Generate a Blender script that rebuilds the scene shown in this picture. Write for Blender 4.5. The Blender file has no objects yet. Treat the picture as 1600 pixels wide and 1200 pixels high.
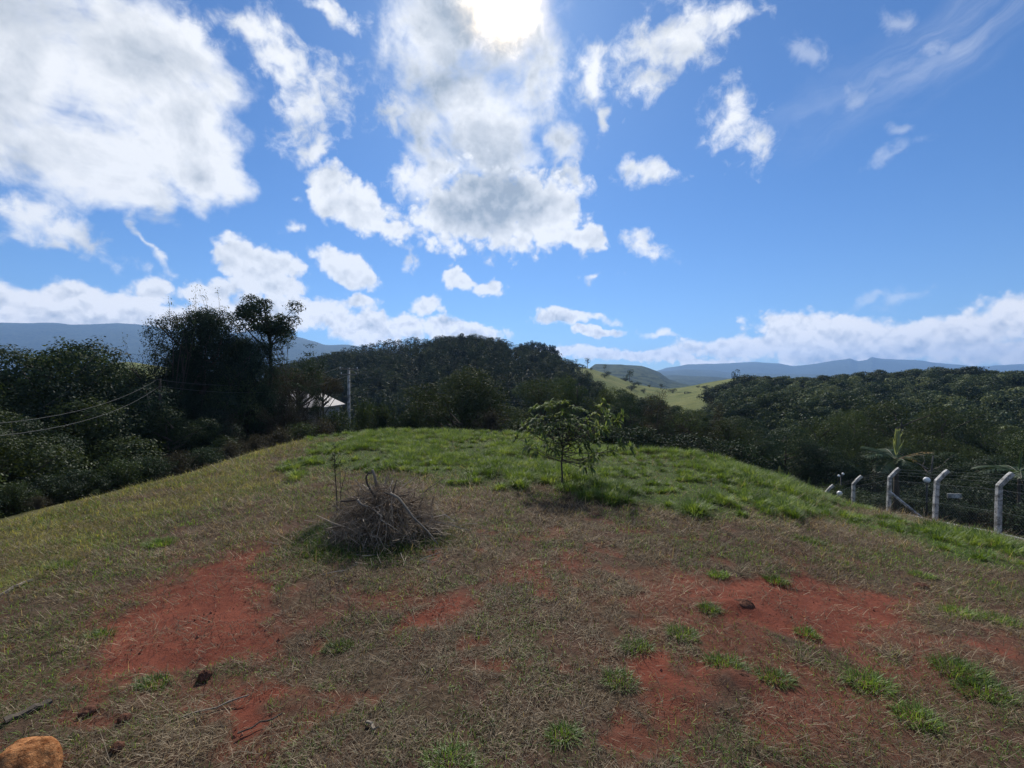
import bpy, math
import numpy as np
from mathutils import Vector

sc = bpy.context.scene
COL = sc.collection
R = math.radians
F = 680.0 / 1600.0            # focal length in picture widths
EYE = 2.6                     # lens height above the knoll top

# ------------------------------------------------------------------ camera
cam = bpy.data.cameras.new("camera")
cam.sensor_width = 36.0
cam.lens = 36.0 * F
cam.clip_start = 0.05
cam.clip_end = 20000
cam_ob = bpy.data.objects.new("camera", cam)
COL.objects.link(cam_ob)
cam_ob.location = (0, 0, EYE)
cam_ob.rotation_euler = (R(90), 0, 0)
sc.camera = cam_ob

# ------------------------------------------------------------------ sun, exposure
SUN = Vector((-0.022, 1.0, 0.893)).normalized()
sun = bpy.data.lights.new("sun", 'SUN')
sun.energy = 4.6
sun.angle = R(4)
sun.color = (1.0, 0.95, 0.87)
sun_ob = bpy.data.objects.new("sun", sun)
COL.objects.link(sun_ob)
sun_ob.location = (0, 0, 60)
sun_ob.rotation_euler = SUN.to_track_quat('Z', 'Y').to_euler()
sc.view_settings.view_transform = 'Standard'
sc.view_settings.look = 'None'
sc.view_settings.exposure = 0.40
sc.view_settings.gamma = 1.0
sc.view_settings.use_curve_mapping = False
sc.cycles.max_bounces = 6
sc.cycles.diffuse_bounces = 2
sc.cycles.glossy_bounces = 1
sc.cycles.transmission_bounces = 3
sc.cycles.volume_bounces = 0
sc.cycles.transparent_max_bounces = 4
sc.cycles.caustics_reflective = False
sc.cycles.caustics_refractive = False


# ------------------------------------------------------------------ node helper
class NT:
    def __init__(self, tree):
        self.t = tree
        tree.nodes.clear()

    def n(self, kind, **kw):
        x = self.t.nodes.new(kind)
        for k, v in kw.items():
            setattr(x, k, v)
        return x

    def set(self, sock, v):
        if hasattr(v, 'is_output'):
            self.t.links.new(v, sock)
        elif v is not None:
            sock.default_value = v

    def math(self, op, a, b=None, c=None, clamp=False):
        x = self.n('ShaderNodeMath', operation=op, use_clamp=clamp)
        for i, v in enumerate((a, b, c)):
            self.set(x.inputs[i], v)
        return x.outputs[0]

    def vmath(self, op, a, b=None, scale=None):
        x = self.n('ShaderNodeVectorMath', operation=op)
        self.set(x.inputs[0], a)
        self.set(x.inputs[1], b)
        if scale is not None:
            self.set(x.inputs['Scale'], scale)
        return x.outputs['Value'] if op in ('LENGTH', 'DOT_PRODUCT') else x.outputs[0]

    def sstep(self, v, lo, hi, a=0.0, b=1.0):
        x = self.n('ShaderNodeMapRange', interpolation_type='SMOOTHSTEP')
        for i, q in enumerate((v, lo, hi, a, b)):
            self.set(x.inputs[i], q)
        return x.outputs[0]

    def mix(self, f, a, b, kind='MIX'):
        x = self.n('ShaderNodeMix', data_type='RGBA', blend_type=kind)
        self.set(x.inputs[0], f)
        self.set(x.inputs[6], a)
        self.set(x.inputs[7], b)
        return x.outputs[2]

    def noise(self, vec, scale, detail=4, rough=0.55, dist=0.0, col=False, dim='3D'):
        x = self.n('ShaderNodeTexNoise', noise_dimensions=dim)
        self.set(x.inputs['Vector'], vec)
        x.inputs['Scale'].default_value = scale
        x.inputs['Detail'].default_value = detail
        x.inputs['Roughness'].default_value = rough
        x.inputs['Distortion'].default_value = dist
        return x.outputs['Color' if col else 'Fac']


# ------------------------------------------------------------------ world: clear sky with cumulus
def build_world():
    w = bpy.data.worlds.new("World")
    sc.world = w
    w.use_nodes = True
    N = NT(w.node_tree)
    sky = N.n('ShaderNodeTexSky', sky_type='NISHITA')
    sky.sun_disc = False
    sky.sun_elevation = math.asin(SUN.z)
    sky.sun_rotation = math.atan2(SUN.x, SUN.y)
    sky.altitude = 900
    sky.air_density = 1.0
    sky.dust_density = 0.3
    sky.ozone_density = 3.0
    D = N.n('ShaderNodeTexCoord').outputs['Generated']
    sep = N.n('ShaderNodeSeparateXYZ')
    N.set(sep.inputs[0], D)
    ysafe = N.math('MAXIMUM', sep.outputs[1], 0.12)
    comb = N.n('ShaderNodeCombineXYZ')
    N.set(comb.inputs[0], N.math('DIVIDE', sep.outputs[0], ysafe))
    N.set(comb.inputs[1], N.math('DIVIDE', sep.outputs[2], ysafe))
    G = comb.outputs[0]
    # ragged outlines: bend the bearing of every cloud with noise
    wn = N.noise(D, 5.5, 3, 0.6, col=True)
    wv = N.vmath('SUBTRACT', wn, (0.5, 0.5, 0.5))
    GW = N.vmath('ADD', G, N.vmath('SCALE', wv, scale=0.22))
    wv2 = N.vmath('SUBTRACT', N.noise(D, 22, 3, 0.6, col=True), (0.5, 0.5, 0.5))
    GW = N.vmath('ADD', GW, N.vmath('SCALE', wv2, scale=0.045))

    GL = N.vmath('ADD', G, N.vmath('SCALE', wv, scale=0.07))
    GL = N.vmath('ADD', GL, N.vmath('SCALE', wv2, scale=0.035))

    def field(blobs, k, GV=None):
        gs = N.n('ShaderNodeSeparateXYZ')
        N.set(gs.inputs[0], GV or GW)
        acc = None
        for (x, y, rx, ry, rot) in blobs:
            m = N.n('ShaderNodeMapping', vector_type='TEXTURE')
            m.inputs['Location'].default_value = ((x - 800) / 680, (600 - y) / 680, 0)
            m.inputs['Rotation'].default_value = (0, 0, R(rot))
            m.inputs['Scale'].default_value = (rx / 680, ry / 680, 1e9)
            cb = N.n('ShaderNodeCombineXYZ')
            for i, q in enumerate((gs.outputs[0], gs.outputs[1], acc)):
                N.set(cb.inputs[i], q)
            N.set(m.inputs['Vector'], cb.outputs[0])
            d = N.vmath('LENGTH', m.outputs[0])
            acc = d if acc is None else N.math('SMOOTH_MIN', acc, d, k)
        return N.math('SUBTRACT', 1.0, acc)

    faint = [(1320, 155, 46, 30, 10), (1398, 240, 60, 16, 30), (1262, 82, 26, 36, 20), (1390, 20, 30, 40, 30), (1410, 468, 56, 20, 10), (1465, 65, 50, 16, 29), (1400, 205, 34, 14, 10), (445, 355, 30, 16, 0), (1350, 465, 30, 10, 0)]
    # bearing of each cloud: across, up, half width, half height, tilt
    big = [(30, 110, 210, 190, -25), (190, 120, 170, 125, -35), (280, 215, 105, 95, -30), (315, 275, 70, 50, -30),
           (120, 250, 190, 85, -15), (215, 305, 80, 40, -25), (-120, 200, 200, 190, 0), (-60, 30, 220, 150, 0)]
    col = [(700, 40, 110, 110, 0), (735, 150, 120, 110, 0), (800, 80, 95, 110, 0), (765, 230, 105, 80, 0),
           (850, 120, 50, 110, 0), (645, 215, 48, 90, 0), (885, 225, 34, 45, 0), (670, 265, 60, 70, 0)]
    cum = [(780, 325, 128, 80, 0), (715, 335, 80, 62, 0), (845, 330, 75, 66, 0), (900, 365, 55, 24, 0),
           (555, 328, 100, 44, -27), (510, 290, 50, 34, -10), (610, 362, 42, 24, -20),
           (405, 415, 78, 38, -22), (440, 442, 60, 20, -20), (540, 420, 66, 26, -24),
           (90, 480, 170, 42, 0), (-20, 470, 110, 42, 0), (245, 452, 34, 30, 0), (330, 452, 60, 26, 0),
           (420, 488, 170, 34, 0), (200, 497, 150, 28, 0), (580, 512, 110, 28, -8), (660, 484, 28, 20, 0), (560, 474, 26, 15, 0),
           (710, 520, 90, 20, -6), (712, 436, 28, 19, 0), (762, 451, 26, 16, 0), 
           (874, 497, 52, 15, 0), (938, 520, 42, 10, 0), 
           (1265, 515, 115, 36, 4), (1170, 540, 150, 22, 3), (1340, 535, 120, 32, 0), (1500, 525, 135, 36, 6),
           (1590, 490, 70, 46, 0), (1450, 548, 150, 20, 0), (1000, 556, 130, 14, 0), (870, 552, 80, 12, 0),
           (1720, 500, 160, 60, 0), (60, 505, 200, 22, 0), (1560, 552, 160, 26, 0), (1330, 556, 150, 20, 0), (1080, 562, 110, 10, 0)]
    wisp = [(645, 412, 16, 26, 0), (1022, 523, 40, 10, 0), (930, 490, 36, 9, 0), (445, 355, 26, 13, 0), (930, 418, 26, 11, 0), (440, 105, 105, 36, -52), (490, 165, 66, 74, -10), (400, 60, 60, 30, -40), (300, 70, 55, 65, -20),
            (500, 230, 40, 30, 0), (610, 180, 34, 50, 0), (1060, 55, 130, 62, 28), (1110, 20, 90, 50, 20), (1020, 110, 46, 46, 30),
            (1155, 190, 46, 56, 10), (1012, 266, 52, 26, -22), (1000, 374, 52, 16, -10), (930, 100, 32, 60, 0),
            (935, 170, 22, 40, 0), (620, 270, 34, 60, 0), (890, 270, 26, 40, 0), 
            (110, 385, 110, 22, -18), (235, 385, 70, 14, -40), (40, 345, 80, 40, -20), 
            (500, 20, 60, 18, -20)]
    fb = field(big, 0.25)
    fl = field(col, 0.25)
    fc = field(cum, 0.18, GL)
    fw = field(wisp, 0.22)
    # high cloud is drawn out along its layer, so its noise lives on a flat layer overhead
    zz = N.math('ADD', N.math('MAXIMUM', sep.outputs[2], 0.0), 0.55)
    pl = N.n('ShaderNodeCombineXYZ')
    N.set(pl.inputs[0], N.math('DIVIDE', sep.outputs[0], zz))
    N.set(pl.inputs[1], N.math('DIVIDE', sep.outputs[1], zz))
    PL = pl.outputs[0]
    nl = N.math('SUBTRACT', N.noise(PL, 5.2, 8, 0.58, dist=0.25, dim='2D'), 0.5)
    nl2 = N.math('SUBTRACT', N.noise(N.vmath('ADD', PL, (SUN.x * .05, SUN.y * .05 - .09, 0)), 5.2, 6, 0.56, dist=0.25, dim='2D'), 0.5)
    n1c = N.math('SUBTRACT', N.noise(D, 9.0, 5, 0.56, dist=0.3), 0.5)
    nf = N.math('SUBTRACT', N.noise(D, 34.0, 5, 0.64, dist=0.4), 0.5)

    # low cumulus is heaped in round lumps
    def lumps(vec, scale, det):
        v = N.n('ShaderNodeTexVoronoi', feature='F1')
        N.set(v.inputs['Vector'], vec)
        v.inputs['Scale'].default_value = scale
        v.inputs['Detail'].default_value = det
        v.inputs['Roughness'].default_value = 0.55
        v.inputs['Lacunarity'].default_value = 2.3
        d = v.outputs['Distance']
        return N.math('SUBTRACT', 0.55, d)
    DW = N.vmath('ADD', D, N.vmath('SCALE', wv2, scale=0.030))
    b0 = lumps(DW, 21.0, 2)
    b1 = lumps(N.vmath('ADD', DW, (SUN.x * .01, 0.0, 0.013)), 21.0, 2)
    relief = N.math('SUBTRACT', b1, b0)          # above 0 where a lump stands between here and the light
    lit = N.math('SUBTRACT', nl2, nl)

    def cover(f, terms, lo, hi):
        s = f
        for n_, a_ in terms:
            s = N.math('MULTIPLY_ADD', n_, a_, s)
        return N.sstep(s, lo, hi), s
    mb, sb = cover(fb, ((nl, 1.5), (n1c, 0.5), (nf, 0.45)), -0.14, 0.46)
    ml, sl = cover(fl, ((nl, 1.9), (n1c, 1.2), (nf, 0.8)), -0.18, 0.72)
    ml = N.math('MULTIPLY', ml, 0.97)
    mc, scu = cover(N.math('ADD', fc, 0.20), ((n1c, 1.0), (b0, 0.50), (nf, 0.55)), -0.06, 0.36)
    mw, sw = cover(fw, ((nl, 1.2), (n1c, 1.3), (nf, 1.9)), -0.10, 0.95)
    ff = field(faint, 0.2)
    mf, _s = cover(ff, ((nl, 1.0), (n1c, 0.9), (nf, 2.2)), -0.05, 1.1)
    mw = N.math('MAXIMUM', mw, N.math('MULTIPLY', mf, 0.33))
    # long thin cirrus streaks on the right
    st = N.n('ShaderNodeMapping', vector_type='TEXTURE')
    st.inputs['Location'].default_value = ((1470 - 800) / 680, (600 - 70) / 680, 0)
    st.inputs['Rotation'].default_value = (0, 0, R(29))
    st.inputs['Scale'].default_value = (0.62, 0.13, 1)
    N.set(st.inputs['Vector'], GW)
    sd = N.math('SUBTRACT', 1.0, N.vmath('LENGTH', st.outputs[0]))
    sm = N.n('ShaderNodeMapping')
    sm.inputs['Scale'].default_value = (1.2, 2.0, 1)
    N.set(sm.inputs['Vector'], st.outputs[0])
    sn = N.noise(sm.outputs[0], 1.2, 5, 0.6, dist=0.15)
    cir = N.math('MULTIPLY', N.sstep(sd, 0.0, 1.0), N.sstep(sn, 0.30, 0.85, 0.0, 0.40))
    # the sky behind the viewer: ordinary scattered cumulus
    behind = N.sstep(sep.outputs[1], 0.22, 0.02)
    mback = N.math('MULTIPLY', behind, N.sstep(N.noise(D, 3.2, 8, 0.58), 0.5, 0.64))
    front = N.math('SUBTRACT', 1.0, behind)
    mask = N.math('MAXIMUM', N.math('MAXIMUM', mb, ml), N.math('MAXIMUM', mc, mw))
    mask = N.math('MAXIMUM', N.math('MULTIPLY', mask, front), mback)
    mask = N.math('MAXIMUM', mask, cir)
    # how thick: grey heart, white rim (the sun stands behind them)
    hi_t = N.math('MULTIPLY', N.math('MAXIMUM', N.sstep(sb, 0.2, 1.1), N.sstep(sl, 0.3, 1.1)), 1.0)
    lo_t = N.sstep(scu, 0.22, 1.0)
    hb = N.n('ShaderNodeMapping', vector_type='TEXTURE')           # the dark heart of the big middle cumulus
    hb.inputs['Location'].default_value = ((775 - 800) / 680, (600 - 318) / 680, 0)
    hb.inputs['Scale'].default_value = (128 / 680, 62 / 680, 1)
    N.set(hb.inputs['Vector'], GL)
    heart = N.sstep(N.math('MULTIPLY_ADD', n1c, 1.0, N.math('SUBTRACT', 1.0, N.vmath('LENGTH', hb.outputs[0]))), 0.0, 0.6)
    sh_hi = N.math('MULTIPLY_ADD', lit, 2.3, N.math('MULTIPLY', hi_t, 0.46))
    sh_hi = N.math('MULTIPLY_ADD', nf, 0.35, sh_hi)
    n1s = N.math('SUBTRACT', N.noise(N.vmath('ADD', D, (SUN.x * .03, 0, 0.022)), 9.0, 3, 0.56, dist=0.3), 0.5)
    rel = N.math('MULTIPLY', relief, N.sstep(sep.outputs[2], 0.30, 0.10, 0.35, 0.95))
    sh_lo = N.math('ADD', rel, N.math('MULTIPLY', lo_t, 0.24))
    sh_lo = N.math('MULTIPLY_ADD', N.math('SUBTRACT', n1s, n1c), 2.4, sh_lo)
    sh_lo = N.math('MULTIPLY_ADD', nf, 0.30, sh_lo)
    low = N.sstep(mc, 0.2, 0.8)
    shade = N.math('ADD', N.math('MULTIPLY', sh_lo, low), N.math('MULTIPLY', sh_hi, N.math('SUBTRACT', 1.0, low)))
    # the glare of the sun through thin cloud
    c = N.vmath('DOT_PRODUCT', N.vmath('NORMALIZE', D), tuple(SUN))
    ang = N.math('ARCCOSINE', N.math('MINIMUM', c, 0.999999))
    rag = N.math('MULTIPLY', ang, N.math('ADD', 1.0, N.math('MULTIPLY_ADD', nf, 0.75, N.math('MULTIPLY', nl, 0.7))))
    core = N.math('EXPONENT', N.math('MULTIPLY', N.math('POWER', N.math('DIVIDE', rag, 0.043), 2.0), -1.0))
    near = N.math('EXPONENT', N.math('MULTIPLY', N.math('POWER', N.math('DIVIDE', ang, 0.30), 2.0), -1.0))
    halo = N.math('EXPONENT', N.math('DIVIDE', ang, -0.16))
    shade = N.math('MULTIPLY_ADD', near, 0.42, shade)
    shade = N.math('MULTIPLY_ADD', heart, 0.58, shade, clamp=True)
    rise = N.sstep(sep.outputs[2], 0.02, 0.22)
    lite = N.mix(rise, (14.0, 13.2, 12.2, 1), (9.4, 9.5, 9.6, 1))
    white = N.mix(shade, lite, (3.2, 3.8, 4.5, 1))
    # blue of the clear sky
    tint = N.mix(N.sstep(sep.outputs[2], 0.0, 0.42), (0.62, 0.86, 1.08, 1), (SKY_TINT[0], SKY_TINT[1], SKY_TINT[2], 1))
    skyc = N.mix(1.0, sky.outputs[0], tint, 'MULTIPLY')
    out = N.mix(mask, skyc, white)
    glow = N.mix(1.0, (1.0, 0.76, 0.44, 1), N.math('MULTIPLY', core, 56.0), 'MULTIPLY')
    out = N.mix(1.0, out, glow, 'ADD')
    hal = N.mix(1.0, (1.0, 0.97, 0.92, 1), N.math('MULTIPLY', halo, 1.3), 'MULTIPLY')
    out = N.mix(1.0, out, hal, 'ADD')
    bg = N.n('ShaderNodeBackground')
    bg.inputs['Strength'].default_value = 0.08
    N.set(bg.inputs['Color'], out)
    o = N.n('ShaderNodeOutputWorld')
    N.set(o.inputs['Surface'], bg.outputs[0])
    w.cycles.sampling_method = 'MANUAL'
    w.cycles.sample_map_resolution = 512


SKY_TINT = (0.45, 0.76, 1.07)
build_world()


# ------------------------------------------------------------------ small tools
def px2u(px):
    return (px - 800.0) / 680.0


def hsh(i, j, s):
    n = (i.astype(np.int64) * 374761393 + j.astype(np.int64) * 668265263 + s * 1442695041) & 0xffffffff
    n = ((n ^ (n >> 13)) * 1274126177) & 0xffffffff
    return ((n ^ (n >> 16)) & 0xffff) / 65535.0


def vnoise(x, y, s=0):
    x = np.asarray(x, float); y = np.asarray(y, float)
    i = np.floor(x); j = np.floor(y)
    fx = x - i; fy = y - j
    fx = fx * fx * (3 - 2 * fx); fy = fy * fy * (3 - 2 * fy)
    a = hsh(i, j, s); b = hsh(i + 1, j, s); c = hsh(i, j + 1, s); d = hsh(i + 1, j + 1, s)
    return (a + (b - a) * fx) * (1 - fy) + (c + (d - c) * fx) * fy


def fbm(x, y, s=0, o=4):
    v = 0; a = 0.5; t = 0
    for k in range(o):
        v = v + a * vnoise(x * 2 ** k + 13.7 * k, y * 2 ** k + 7.1 * k, s + k)
        t += a; a *= 0.5
    return v / t


def mesh(name, verts, faces, mats, attrs=None, smooth=False, parent=None, mat_idx=None, loc=None):
    """verts Nx3, faces Mx4 (or list of arrays)"""
    me = bpy.data.meshes.new(name)
    verts = np.asarray(verts, np.float32)
    if not isinstance(faces, (list, tuple)):
        faces = [faces]
    faces = [np.asarray(f, np.int32) for f in faces if len(f)]
    me.vertices.add(len(verts))
    me.vertices.foreach_set('co', verts.ravel())
    idx = np.concatenate([f.ravel() for f in faces])
    tot = np.concatenate([np.full(len(f), f.shape[1], np.int32) for f in faces])
    start = np.concatenate([[0], np.cumsum(tot)[:-1]]).astype(np.int32)
    me.loops.add(len(idx))
    me.loops.foreach_set('vertex_index', idx)
    me.polygons.add(len(tot))
    me.polygons.foreach_set('loop_start', start)
    me.polygons.foreach_set('loop_total', tot)
    for m in (mats if isinstance(mats, (list, tuple)) else [mats]):
        me.materials.append(m)
    if mat_idx is not None:
        me.polygons.foreach_set('material_index', np.asarray(mat_idx, np.int32))
    me.polygons.foreach_set('use_smooth', np.full(len(tot), bool(smooth)))
    me.update(calc_edges=True)
    for k, v in (attrs or {}).items():
        v = np.asarray(v, np.float32)
        if v.ndim == 1:
            a = me.attributes.new(k, 'FLOAT', 'POINT'); a.data.foreach_set('value', v)
        else:
            a = me.attributes.new(k, 'FLOAT_COLOR', 'POINT'); a.data.foreach_set('color', v.ravel())
    o = bpy.data.objects.new(name, me)
    COL.objects.link(o)
    if parent is not None:
        o.parent = parent
    if loc is not None:
        o.location = loc
    return o


def empty(name, loc, rz=0.0, s=1.0):
    o = bpy.data.objects.new(name, None)
    o.empty_display_size = 0.2
    COL.objects.link(o)
    o.location = loc
    o.rotation_euler = (0, 0, rz)
    o.scale = (s, s, s) if not isinstance(s, tuple) else s
    return o


def tag(o, label=None, cat=None, group=None, kind=None):
    for k, v in (('label', label), ('category', cat), ('group', group), ('kind', kind)):
        if v:
            o[k] = v
    return o


def copy_tree(o):
    r = o.copy()
    COL.objects.link(r)
    for ch in list(o.children):
        c = ch.copy(); COL.objects.link(c); c.parent = r
        for g in list(ch.children):
            d = g.copy(); COL.objects.link(d); d.parent = c
    return r


class MB:
    """collects tubes, boxes and leaves into one mesh"""
    def __init__(self):
        self.v = []; self.q = []; self.t = []; self.n = 0; self.a = []

    def add(self, v, q, tint=0.5):
        v = np.asarray(v, float)
        self.v.append(v); self.q.append(np.asarray(q, int) + self.n)
        self.a.append(np.full(len(v), tint) if np.isscalar(tint) else np.asarray(tint))
        self.n += len(v)

    def tube(self, pts, rad, sides=6, tint=0.5, cap=True):
        pts = np.asarray(pts, float); k = len(pts)
        rad = np.broadcast_to(np.asarray(rad, float), (k,))
        tan = np.gradient(pts, axis=0)
        tan /= np.linalg.norm(tan, axis=1)[:, None] + 1e-9
        ref = np.array([0.31, 0.17, 1.0]) if abs(tan[0][2]) < 0.9 else np.array([1.0, 0.2, 0.1])
        e1 = np.cross(tan, ref); e1 /= np.linalg.norm(e1, axis=1)[:, None] + 1e-9
        e2 = np.cross(tan, e1)
        an = np.arange(sides) * 2 * np.pi / sides
        ring = pts[:, None, :] + rad[:, None, None] * (np.cos(an)[None, :, None] * e1[:, None, :] + np.sin(an)[None, :, None] * e2[:, None, :])
        v = ring.reshape(-1, 3)
        q = []
        for i in range(k - 1):
            for j in range(sides):
                j2 = (j + 1) % sides
                q.append((i * sides + j, i * sides + j2, (i + 1) * sides + j2, (i + 1) * sides + j))
        if cap:
            c0 = len(v)
            v = np.vstack([v, pts[0], pts[-1]])
            for j in range(0, sides, 2):
                j1 = (j + 1) % sides; j2 = (j + 2) % sides
                q.append((c0, j2, j1, j))
                b = (k - 1) * sides
                q.append((c0 + 1, b + j, b + j1, b + j2))
        self.add(v, q, tint)

    def box(self, lo, hi, tint=0.5, M=None):
        x0, y0, z0 = lo; x1, y1, z1 = hi
        v = np.array([(x0, y0, z0), (x1, y0, z0), (x1, y1, z0), (x0, y1, z0), (x0, y0, z1), (x1, y0, z1), (x1, y1, z1), (x0, y1, z1)], float)
        if M is not None:
            v = v @ M.T
        self.add(v, [(0, 3, 2, 1), (4, 5, 6, 7), (0, 1, 5, 4), (1, 2, 6, 5), (2, 3, 7, 6), (3, 0, 4, 7)], tint)

    def leaves(self, P, A, B, L, W, tint, fold=0.0):
        """rhombic leaves: base P, axis A, side B"""
        P = np.asarray(P); L = np.asarray(L)[:, None]; W = np.asarray(W)[:, None]
        v = np.stack([P, P + A * L * 0.45 + B * W * 0.5, P + A * L, P + A * L * 0.45 - B * W * 0.5], 1).reshape(-1, 3)
        n = len(P)
        q = np.arange(n * 4).reshape(n, 4)
        self.add(v, q, np.repeat(tint, 4))

    def build(self, name, mat, parent=None, smooth=False, loc=None):
        return mesh(name, np.vstack(self.v), np.vstack(self.q), mat, {'tint': np.concatenate(self.a)}, smooth, parent, loc=loc)


def unit(v):
    return v / (np.linalg.norm(v, axis=-1, keepdims=True) + 1e-9)


# ------------------------------------------------------------------ terrain height
_T = [(-3.2, 11.0, -0.3, .03, .5), (-1.8, 11.5, -0.32, .03, .5),
      (-1.18, 8.6 * 1.547, -0.31, .03, .62), (-.88, 12 * 1.332, -.42, .03, .62), (-.735, 14.5 * 1.241, -.45, .03, .62),
      (-.59, 18 * 1.161, -.30, .03, .6), (-.44, 22 * 1.093, -.13, .03, .5), (-.29, 24 * 1.041, -.05, .03, .45),
      (0, 24.0, -.2, .03, .42), (.15, 21 * 1.011, -.45, .03, .4), (.29, 20 * 1.041, -.5, .03, .4),
      (.44, 18 * 1.093, -.48, .03, .42), (.59, 16.5 * 1.161, -.88, .03, .42), (.735, 15 * 1.241, -1.55, .02, .38),
      (.80, 16 * 1.281, -2.05, .012, .33), (.86, 19 * 1.319, -3.07, .004, .26), (.974, 16.4 * 1.396, -2.7, .004, .26),
      (1.118, 13.9 * 1.5, -2.3, .004, .26), (1.4, 11.0 * 1.72, -2.1, .004, .26), (2.5, 17.0, -1.5, .01, .3), (6.0, 15.0, -.5, .02, .4)]
_th = np.array([math.atan(t[0]) for t in _T])
_TT = np.linspace(-math.pi, math.pi, 1441)
_tab = []
for c_ in (1, 2, 3, 4):
    y_ = np.interp(_TT, _th, [t[c_] for t in _T])
    k_ = np.exp(-0.5 * (np.arange(-12, 13) / 5.0) ** 2); k_ /= k_.sum()
    _tab.append(np.convolve(np.pad(y_, 12, mode='edge'), k_, 'valid'))


def ground(x, y, micro=True):
    x = np.asarray(x, float); y = np.asarray(y, float)
    r = np.hypot(x, y); th = np.arctan2(x, y)
    re, ze, c, m = (np.interp(th, _TT, t) for t in _tab)
    q = np.minimum(r / re, 1.0)
    z = ze * q * q
    d = np.maximum(r - re, 0)
    s0 = 2 * ze / re
    dm = np.maximum((m + s0) / (2 * c), 0.0)
    drop = np.where(d < dm, c * d * d, c * dm * dm + (m + s0) * (d - dm))
    z = z + s0 * d - drop
    floor = -19.0 + 5.0 * fbm(x / 60.0, y / 60.0, 5, 3)
    z = floor + np.logaddexp(0, (z - floor) / 1.5) * 1.5
    # terrace of the house and its yard
    hd = np.hypot((x + 24.5) / 9.0, (y - 50) / 8.0)
    z = np.maximum(z, -3.4 - 7 * np.clip(hd - 1, 0, None) ** 1.3)
    if micro:
        w = np.clip(1.6 - r / 60, 0, 1)
        z = z + np.clip(1.4 - r / 9, 0, 1) * 0.022 * (fbm(x / .13, y / .13, 23, 3) - 0.5)
        z = z + w * (0.10 * (fbm(x / 2.2, y / 2.2, 11, 3) - 0.5) + 0.045 * (fbm(x / .45, y / .45, 21, 3) - 0.5))
    return z


def ray_ground(px, py):
    """the ground point seen at a bearing"""
    u = px2u(px); s = (py - 600) / 680.0
    Y = np.geomspace(1.0, 200, 6000)
    z = ground(u * Y, Y)
    below = np.nonzero(EYE - s * Y < z)[0]
    Yh = Y[below[0]] if len(below) else 60.0
    return np.array([u * Yh, Yh, float(ground(u * Yh, Yh))])


def poly_world(pts):
    return np.array([ray_ground(*p)[:2] for p in pts])


def poly_sd(poly, x, y):
    """signed distance, positive inside"""
    d = np.full(x.shape, 1e9); ins = np.zeros(x.shape, bool)
    n = len(poly)
    for i in range(n):
        ax, ay = poly[i]; bx, by = poly[(i + 1) % n]
        ex, ey = bx - ax, by - ay
        t = np.clip(((x - ax) * ex + (y - ay) * ey) / (ex * ex + ey * ey + 1e-9), 0, 1)
        d = np.minimum(d, np.hypot(x - ax - t * ex, y - ay - t * ey))
        c = ((ay > y) != (by > y)) & (x < (bx - ax) * (y - ay) / (by - ay + 1e-12) + ax)
        ins ^= c
    return np.where(ins, d, -d)


SOIL = [poly_world(p) for p in (
    [(430, 850), (443, 905), (470, 1000), (465, 1060), (395, 1040), (320, 1045), (215, 1085), (150, 1075), (85, 1005), (150, 965), (235, 940), (300, 890), (360, 865)],
    [(395, 1050), (440, 1060), (430, 1130), (360, 1150), (330, 1110)],
    [(1045, 905), (1140, 890), (1240, 882), (1330, 915), (1440, 940), (1420, 995), (1330, 1015), (1240, 1000), (1150, 985), (1080, 985), (1075, 945)],
    [(985, 975), (1060, 1000), (1110, 1030), (1090, 1060), (1110, 1120), (1050, 1120), (1000, 1085), (960, 1040)],
    [(1290, 1120), (1370, 1110), (1420, 1160), (1360, 1230), (1270, 1180)],
    [(1230, 1030), (1300, 1050), (1310, 1090), (1250, 1080)],
    [(690, 935), (720, 930), (725, 955), (640, 985), (615, 980)],
    [(1040, 900), (1075, 900), (1075, 920), (1040, 920)],
    [(1560, 850), (1620, 858), (1620, 872), (1580, 866)],
    [(1480, 990), (1560, 985), (1590, 1020), (1520, 1020)])]
THIN = [poly_world(p) for p in (
    [(920, 900), (1100, 870), (1300, 860), (1480, 940), (1600, 1000), (1600, 1150), (1450, 1260), (1050, 1260), (960, 1120), (900, 1000)],
    [(30, 1000), (250, 900), (440, 835), (520, 1000), (500, 1130), (330, 1180), (150, 1120)],
    [(560, 930), (720, 900), (860, 840), (1050, 850), (1040, 900), (760, 980), (600, 1010)])]
GREEN = [poly_world(p) for p in (
    [(420, 730), (520, 690), (560, 676), (780, 680), (900, 698), (1100, 715), (1220, 748), (1290, 790), (1350, 815), (1260, 822), (1140, 808), (1000, 790), (850, 768), (740, 762), (660, 752), (560, 740), (470, 745)],
    [(1280, 785), (1385, 812), (1600, 865), (1640, 880), (1560, 885), (1480, 870), (1400, 845), (1330, 825)])]
YELLOW = [poly_world(p) for p in (
    [(-60, 850), (60, 815), (200, 785), (300, 755), (400, 720), (440, 745), (400, 775), (300, 800), (200, 840), (120, 880), (-60, 960)],)]
PILE = ray_ground(603, 835)


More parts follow.
